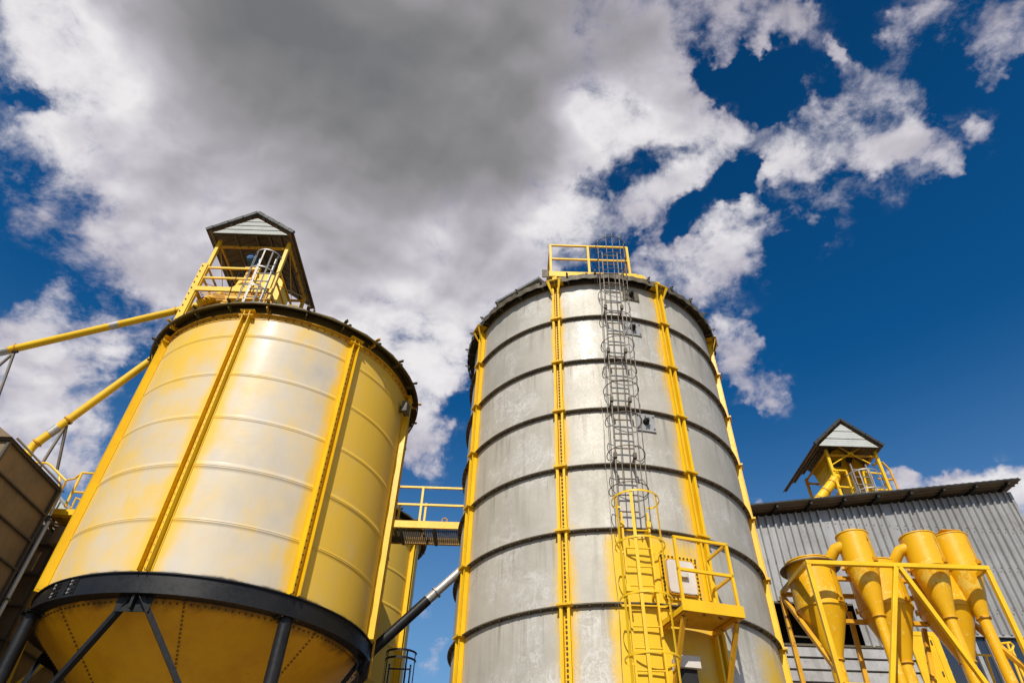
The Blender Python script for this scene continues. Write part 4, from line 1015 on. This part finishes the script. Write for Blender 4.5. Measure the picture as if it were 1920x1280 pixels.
# lower wall of wide horizontal boards
lw = MB(); z = LOWZ - 0.02
while z > 0.1:
    lw.prism([(XL, WY - 0.02, z), (XL, WY - 0.065, z - 0.24), (XL, WY - 0.02, z - 0.255), (XL, WY + 0.03, z - 0.24), (XL, WY + 0.03, z)], (winL - XL, 0, 0)); z -= 0.27
lw.build('lower_wall', m_wall, t, sharp=20)
MB().box(XL, winL, WY - 0.05, WY + 0.02, LOWZ - 0.018, LOWZ + 0.035).build('wall_rail', m_dark, t)
MB().box(OX0 - 0.5, OX1 + 2.5, WY + 1.2, WY + 1.23, OZ0 - 0.6, OZ1 + 2.6).build('interior_shade_sheet', m_rubber, t)  # near-black sheet stands in for the unlit depth behind the opening
op = MB(); op.box(OX0 + 0.02, OX1 - 0.02, WY - 0.02, WY + 0.05, OZ1 - 0.05, OZ1 - 0.004); op.bar((OX0 + 0.35, WY + 0.2, OZ0 + 0.25), (OX0 + 0.9, WY + 0.4, OZ0 + 0.3), 0.04); op.build('opening_frame', m_dark, t)
sd = MB(); sd.box(XL - 0.03, XL, WY + 0.01, WY + 7, 0, ztop(XL) - 0.05); sd.box(XR, XR + 0.03, WY + 0.01, WY + 7, 0, ztop(XR) - 0.05); sd.box(XL, XR, WY + 7, WY + 7.03, 0, 10.0); sd.build('side_wall', m_wall, t)
sw = MB()
for zz in (8.0, 9.1, 10.2):
    q = XL + 0.168
    while q < XR - 0.1:
        if zz < ztop(q) - 0.2 and (zz > OZ1 + 0.1 or q > OX1 + 0.1): sw.tube((q, WY - 0.066, zz), (q, WY - 0.078, zz), 0.016, n=6)
        q += 0.21
sw.build('screw_row', m_bolt, t)['kind'] = 'stuff'
# corner flashing
MB().box(XR - 0.02, XR + 0.06, WY - 0.06, WY + 0.0, 0.0, ztop(XR) - 0.03).build('corner_trim', m_wall, t)
# roof sheet with rafters showing under the overhang
rs = MB(); X0, X1 = XL - 0.2, XR + 0.22; yr0, yr1 = WY - 0.46, WY + 7.3
rs.hexa([(X0, yr0, ztop(X0) + 0.12), (X1, yr0, ztop(X1) + 0.12), (X1, yr1, ztop(X1) + 0.12), (X0, yr1, ztop(X0) + 0.12), (X0, yr0, ztop(X0) + 0.15), (X1, yr0, ztop(X1) + 0.15), (X1, yr1, ztop(X1) + 0.15), (X0, yr1, ztop(X0) + 0.15)])
rf = rs.build('roof', m_roof_under, t)
ev = []; q = X0; k = 0
while q < X1:
    ev.append((q, ztop(q) + (0.168 if k % 2 else 0.155))); q += 0.105; k += 1
fx = MB(); m_ = len(ev)
vs = [(x, yr0 - 0.03, z) for x, z in ev] + [(x, yr0 - 0.03, ztop(x) + 0.118) for x, z in ev] + [(x, yr0 - 0.002, z) for x, z in ev] + [(x, yr0 - 0.002, ztop(x) + 0.118) for x, z in ev]
fs = []
for i in range(m_ - 1):
    fs += [(i, i + 1, m_ + i + 1, m_ + i), (2 * m_ + i, 3 * m_ + i, 3 * m_ + i + 1, 2 * m_ + i + 1), (i, 2 * m_ + i, 2 * m_ + i + 1, i + 1), (m_ + i, m_ + i + 1, 3 * m_ + i + 1, 3 * m_ + i)]
fx.add(vs, fs); fx.build('roof_edge', m_roof_dark, rf, sharp=20)
for yy in (WY - 0.28, WY - 0.12): MB().bar((X0, yy, ztop(X0) + 0.10), (X1, yy, ztop(X1) + 0.10), 0.03, 0.035).build('lath', m_roof_under, rf)
q = 5.4
while q < XR + 0.1:
    MB().bar((q, WY - 0.44, ztop(q) + 0.055), (q, WY + 0.3, ztop(q) + 0.055), 0.06, 0.08).build('rafter', m_roof_dark, rf); q += 0.96
# window strip and yellow door
wn = MB(); wn.box(winL + 0.02, XR - 0.05, WY + 0.06, WY + 0.08, 0.9, WZ1 - 0.03); wp = wn.build('window', m_glass, t)
wfm = MB()
wfm.box(winL - 0.0, XR, WY - 0.03, WY + 0.05, WZ1 - 0.05, WZ1 - 0.003)
for px in (1842, 1870, 1960):
    x = wx(px, 1240).x
    if x < XR - 0.1: wfm.box(x - 0.045, x + 0.045, WY - 0.01, WY + 0.058, 0.9, WZ1 - 0.052)
wfm.build('frame', m_alu, wp)
MB().box(winL, XR, WY, WY + 0.04, 0.0, 0.88).build('window_wall', m_wall, t)
dx0, dx1, dz = wx(1697, 1190).x, wx(1752, 1190).x, wx(1720, 1186).z
dr = MB(); dr.box(dx0, dx1, WY - 0.11, WY - 0.07, dz - 2.1, dz); dr.box(dx1 - 0.16, dx1 - 0.02, WY - 0.13, WY - 0.112, dz - 2.0, dz - 0.1); dr.box(dx0 + 0.04, dx1 - 0.2, WY - 0.122, WY - 0.112, dz - 0.10, dz - 0.03)
do = dr.build('door', m_yel, t)
bb = MB(); [bb.tube((dx1 - 0.22, WY - 0.12, dz - 0.3 - 0.7 * k), (dx1 - 0.22, WY - 0.12, dz - 0.2 - 0.7 * k), 0.02, n=8) for k in range(3)]; bb.build('hinge', m_bolt, do)

# ------------------------------------------------------------------ frame with cyclones
FY, FZ_ = 12.50, 7.29; FX0, FX1 = 5.99, 9.54; RY = 14.12
t = thing('support_frame', 'yellow welded steel frame carrying the row of cyclones', 'frame', ((FX0 + FX1) / 2, 13.2, 0))
B_ = 0.085
for nm, p, q in (('top_beam', (FX0 - 0.04, FY, FZ_), (FX1 + 0.04, FY, FZ_)), ('top_beam', (FX0, RY, FZ_), (FX1, RY, FZ_)), ('top_beam', (FX0, FY + 0.05, FZ_), (FX0, RY - 0.05, FZ_)), ('top_beam', (FX1, FY + 0.05, FZ_), (FX1, RY - 0.05, FZ_)),
    ('cross_beam', (FX0 + 0.05, 13.22, FZ_), (FX1 - 0.05, 13.22, FZ_)),
    ('post', (FX0, FY, 0), (FX0, FY, FZ_ - 0.045)), ('post', (FX1, FY, 0), (FX1, FY, FZ_ - 0.045)), ('post', (FX0, RY, 0), (FX0, RY, FZ_ - 0.045)), ('post', (FX1, RY, 0), (FX1, RY, FZ_ - 0.045)),
    ('brace', (7.72, FY - 0.002, FZ_ - 0.045), (6.72, FY - 0.002, 4.72)), ('brace', (7.80, FY - 0.002, FZ_ - 0.045), (8.86, FY - 0.002, 4.3)),
    ('brace', (FX0 + 0.002, RY - 0.05, FZ_ - 0.06), (FX0 + 0.002, FY + 0.04, 5.30)), ('brace', (FX1 - 0.002, RY - 0.05, FZ_ - 0.06), (FX1 - 0.002, FY + 0.04, 5.30)),
    ('cross_beam', (FX0, FY, 5.06), (FX1, FY, 5.06)), ('cross_beam', (FX0, RY, 4.7), (FX1, RY, 4.7)),
    ('cross_beam', (FX0 + 0.05, 13.7, 6.6), (FX1 - 0.05, 13.7, 6.6)), ('brace', (7.35, 14.1, 6.95), (7.2, 14.1, 4.6)), ('brace', (8.75, 14.0, 6.6), (8.1, 13.4, 5.0))):
    p, q = Vector(p), Vector(q)
    MB().bar(p, q, B_, B_, (0, 1, 0) if abs((q - p).normalized().z) > 0.5 else None).build(nm, m_yel if p.y < 13 else m_yel_worn, t, bevel=0.006)

def axis_x(px, py, Y): return at(px, py, Y).x
def cyclone(label, cx, cy, r, ztop_, zseam, zcone, rp, zpipe, kind, group):
    t = thing('cyclone', label, 'cyclone', (cx, cy, 0), group); c = (cx, cy, 0)
    bd = MB().lathe(c, [(r, zseam), (r, ztop_ - 0.02), (r + 0.012, ztop_ - 0.02), (r + 0.012, ztop_), (r * 0.3, ztop_ + 0.02)], 48)
    b_ = bd.build('body', m_yel_cyc, t)
    MB().ring(c, r + 0.001, r + 0.012, zseam - 0.03, zseam + 0.03, 48).build('seam_band', m_yel_cyc, b_)
    MB().lathe(c, [(r, zseam - 0.002), (rp + 0.012, zcone)], 48).build('cone', m_yel_cyc, t)
    MB().ring(c, rp, rp + 0.035, zcone - 0.03, zcone - 0.001, 32).build('flange', m_yel_worn, t)
    MB().lathe(c, [(rp, zcone - 0.031), (rp, zpipe)], 32).build('outlet_pipe', m_yel_cyc, t)
    a_ = R(-62); e_ = Vector((math.cos(a_), math.sin(a_), 0)); c_ = Vector(c)
    MB().bar(c_ + e_ * (r + 0.001) + EZ * (zseam + 0.03), c_ + e_ * (r + 0.001) + EZ * (ztop_ - 0.02), 0.03, 0.008, e_).build('weld_seam', m_yel_worn, b_)
    for k in range(4):
        a = R(-90 + 25 + 90 * k - (50 if k == 3 else 0)); e = Vector((math.cos(a), math.sin(a), 0)); e2 = Vector((-e.y, e.x, 0))
        lg = MB(); p = Vector((cx, cy, zseam)); lg.fbox(p, e2, e, EZ, -0.05, 0.05, r + 0.013, r + 0.06, 0.0, 0.012); lg.fbox(p, e2, e, EZ, -0.05, -0.04, r + 0.013, r + 0.06, 0.012, 0.09); lg.fbox(p, e2, e, EZ, 0.04, 0.05, r + 0.013, r + 0.06, 0.012, 0.09)
        lg.build('lug', m_yel_worn, t)
    if kind == 'cap':
        MB().tube((cx, cy, ztop_ + 0.01), (cx, cy, ztop_ + 0.10), 0.17, n=24).build('outlet_collar', m_yel_cyc, t)
        MB().fbox((cx, cy, ztop_ + 0.102), Vector((1, 0, 0)), Vector((0, 1, 0)), EZ, -0.2, 0.2, -0.2, 0.2, 0, 0.012).build('cap_plate', m_yel_worn, t)
    if kind == 'hat':
        h = MB().lathe(c, [(r + 0.13, ztop_ - 0.12), (r * 0.25, ztop_ + 0.14), (r * 0.25, ztop_ + 0.125), (r + 0.125, ztop_ - 0.135), (r + 0.13, ztop_ - 0.12)], 40)
        h.build('hat', m_roof_under, t)
    if kind == 'scroll' or kind == 'cap2':
        MB().tube((cx, cy, ztop_ + 0.01), (cx, cy, ztop_ + 0.07), 0.2, n=24).build('outlet_collar', m_yel_cyc, t)
    return t
GF, GR_ = 'slim front cyclones in the yellow frame', 'large rear cyclones in the yellow frame'
Yf = 12.93
def cyc_px(label, seam, cone, top, wpx, Y, kind, group, rp, zpipe):
    c = at(*seam, Y); r = wpx / 2 * (at(seam[0] + 1, seam[1], Y).x - c.x) * 0.985
    zs = at(*seam, Y - r).z; zc = at(*cone, Y - rp).z; zt = at(*top, Y - r * 0.9).z
    return cyclone(label, c.x, Y, r, zt, zs, zc, rp, zpipe, kind, group), c.x, r, zt, zs
s1, x1_, r1_, zt1, zs1 = cyc_px('slim yellow cyclone between the hatted one and the frame middle, topmost left', (1612, 1050), (1642, 1150), (1598, 992), 58, Yf, 'cap2', GF, 0.10, 1.0)
s2, x2_, r2_, zt2, zs2 = cyc_px('slim yellow cyclone in the middle of the front row, with a curved inlet duct', (1737, 1052), (1771, 1153), (1715, 994), 63, Yf, 'cap2', GF, 0.105, 1.0)
s3, x3_, r3_, zt3, zs3 = cyc_px('rightmost slim yellow cyclone, topped with a flat cap plate', (1798, 1055), (1842, 1154), (1778, 996), 64, Yf + 0.18, 'cap', GF, 0.105, 1.0)
big, xb, rb_, ztb, zsb = cyc_px('leftmost fat yellow cyclone under a brown conical hat, next to the galvanised silo', (1535, 1125), (1566, 1232), (1514, 1040), 88, 13.45, 'hat', GR_, 0.13, 1.0)
r2, xr2, rr2, ztr2, zsr2 = cyc_px('fat yellow cyclone hanging behind the left slim cyclone', (1655, 1125), (1690, 1238), (1626, 1045), 92, 13.55, 'cap2', GR_, 0.13, 1.0)
r3, xr3, rr3, ztr3, zsr3 = cyc_px('fat yellow cyclone hanging behind the middle and right slim cyclones', (1768, 1128), (1808, 1236), (1738, 1075), 92, 13.55, 'cap2', GR_, 0.13, 1.0)
# inlet ducts on the front row
for th, x, r, zt, zs, tx in ((s1, x1_, r1_, zt1, zs1, xb), (s2, x2_, r2_, zt2, zs2, xr2)):
    q = MB(); q.path([(x - r * 0.5, Yf - 0.02, zt - 0.20), (x - r - 0.08, Yf + 0.08, zt - 0.28), (x - r - 0.17, Yf + 0.2, zt - 0.42), (x - r - 0.22, Yf + 0.32, zt - 0.58)], 0.115, 20)
    iq = q.build('inlet_duct', m_yel_cyc, th)
    p0 = Vector((x - r - 0.205, Yf + 0.285, zt - 0.535)); p1 = Vector((x - r - 0.22, Yf + 0.32, zt - 0.58)); MB().tube(p0, p1, 0.135, n=20).build('flange', m_yel_worn, iq)
# handrail low on the right
t = thing('handrail', 'yellow looped handrail low at the right edge, in front of the window', 'railing', tuple(at(1880, 1300, 13.8)))
MB().path([at(1875, 1206, 13.8), at(1894, 1204, 13.8), at(1900, 1210, 13.8), at(1898, 1218, 13.8), at(1886, 1222, 13.8)], 0.025, 8).build('hoop', m_yel, t)
MB().path([at(1888, 1204, 13.8), at(1925, 1300, 13.8)], 0.025, 8).build('stanchion', m_yel, t); MB().path([at(1898, 1218, 13.8), at(1935, 1300, 13.8)], 0.025, 8).build('stanchion', m_yel, t)
MB().path([at(1824, 1226, 13.8), at(1858, 1228, 13.8)], 0.02, 8).build('rail', m_yel, t); MB().path([at(1885, 1226, 13.8), at(1925, 1262, 13.8)], 0.02, 8).build('rail', m_yel, t); MB().path([at(1848, 1228, 13.8), at(1872, 1300, 13.8)], 0.025, 8).build('stanchion', m_yel, t)

# ------------------------------------------------------------------ second sheltered elevator head, beyond the building
TY = 19.0
g0, g1, ga = at(1527, 829, TY - 0.4), at(1658, 838, TY - 0.4), at(1577, 785, TY - 0.4)
pl0, pr0 = at(1546, 838, TY), at(1638, 842, TY)
zf2 = at(1590, 945, TY).z + 0.05; ze2 = (g0.z + g1.z) / 2
sh2 = shelter('gabled canopy on yellow posts rising beyond the grey corrugated building', g0.x, g1.x, TY - 0.4, TY + 2.9, zf2, ze2, ga.z - 0.03, pl0.x, pr0.x, TY, TY + 1.9, 10.0, 1, 3)
c0 = at(1594, 850, TY)   # X brace under the gable
for e in (at(1572, 837, TY), at(1612, 840, TY), at(1560, 871, TY), at(1632, 869, TY)): MB().bar(c0, e, 0.03, 0.03).build('cross_brace', m_yel, sh2)
MB().bar(c0 - Vector((0.09, 0.02, 0.0)), c0 + Vector((0.09, -0.02, 0.0)), 0.03, 0.10).build('gusset_plate', m_yel, sh2)
def Q(px, py, dy=0.0): return at(px, py, TY + dy)
for p, q in (((1562, 881), (1586, 882)), ((1586, 882), (1606, 945)), ((1572, 912), (1600, 914)), ((1618, 884), (1630, 934)), ((1618, 884), (1652, 888)), ((1634, 917), (1664, 918))):
    MB().bar(Q(*p, -0.05), Q(*q, -0.05), 0.05, 0.05, (0, 1, 0)).build('handrail', m_yel, sh2)
MB().path([Q(1636, 872, .2), Q(1645, 867, .2), Q(1655, 867, .2), Q(1668, 880, .2), Q(1676, 897, .2), Q(1694, 940, .2)], 0.035, 8).build('handrail', m_yel_worn, sh2)
MB().bar(Q(1646, 897, .2), Q(1676, 899, .2), 0.05, 0.05).build('handrail', m_yel_worn, sh2)
t = thing('bucket_elevator', 'twin-trunk yellow elevator head under the canopy beyond the grey building', 'elevator', tuple(Q(1600, 950, 0.6)))
o1 = 0.95
mb = MB(); mb.prism([Q(1537, 866, o1), Q(1547, 855, o1), Q(1553, 855, o1), Q(1560, 845, o1), Q(1575, 838, o1), Q(1596, 840, o1), Q(1612, 850, o1), Q(1618, 862, o1), Q(1624, 884, o1), Q(1560, 887, o1), Q(1553, 893, o1)], (0, 0.7, 0)); mb.build('head_casing', m_yel, t, bevel=0.012)
mb = MB(); mb.prism([Q(1560, 863, o1 - .02), Q(1577, 864, o1 - .02), Q(1578, 875, o1 - .02), Q(1563, 875, o1 - .02)], (0, 0.015, 0)); mb.build('label_plate', m_dark, t)
mb = MB(); mb.prism([Q(1588, 862, o1 - .06), Q(1600, 862, o1 - .06), Q(1606, 884, o1 - .06), Q(1595, 884, o1 - .06)], (0, 0.05, 0)); mb.build('inspection_door', m_yel_worn, t)
mo = MB(); mo.tube(Q(1592, 862, o1 - 0.4), Q(1593, 858, o1 - 0.05), 0.10, n=16); mo.build('motor', m_rubber, t)
for a_, b_, w_ in ((Q(1583, 886, o1 + .3), None, 0.30), (Q(1616, 886, o1 + .3), None, 0.36)):
    MB().box(a_.x - w_ / 2, a_.x + w_ / 2, a_.y - 0.22, a_.y + 0.22, 9.9, a_.z + 0.06).build('trunk', m_yel, t, bevel=0.01)
    z = 12.2
    while z < a_.z: MB().box(a_.x - w_ / 2 - 0.03, a_.x + w_ / 2 + 0.03, a_.y - 0.25, a_.y + 0.25, z - 0.02, z + 0.02).build('flange', m_yel_worn, t); z += 0.85
pa, pb = Q(1566, 898, 0.1), Q(1512, 968, 0.1); dd = (pb - pa).normalized()
t = thing('grain_spout', 'short yellow spout pipe slanting down from the canopied elevator behind the building', 'pipe', tuple(pb))
MB().tube(pb, pa, 0.155, n=24).build('pipe', m_yel, t); MB().path([Q(1562, 885, 0.35), Q(1567, 892, 0.15), pa], 0.15, 20).build('elbow', m_yel, t)
for q in (0.12, 0.35, 0.55): p = pa + (pb - pa) * q; MB().tube(p - dd * 0.02, p + dd * 0.02, 0.175, n=24).build('flange', m_yel_worn, t)
lc = Q(1619, 900, -0.25)
small_cage('aluminium caged ladder on the elevator shelter beyond the building', lc.x, lc.y, 0.5, 10.2, Q(1620, 866, -.4).z, 0.52, [Q(1620, y_, -.75).z for y_ in (948, 912, 878)], m_cage)
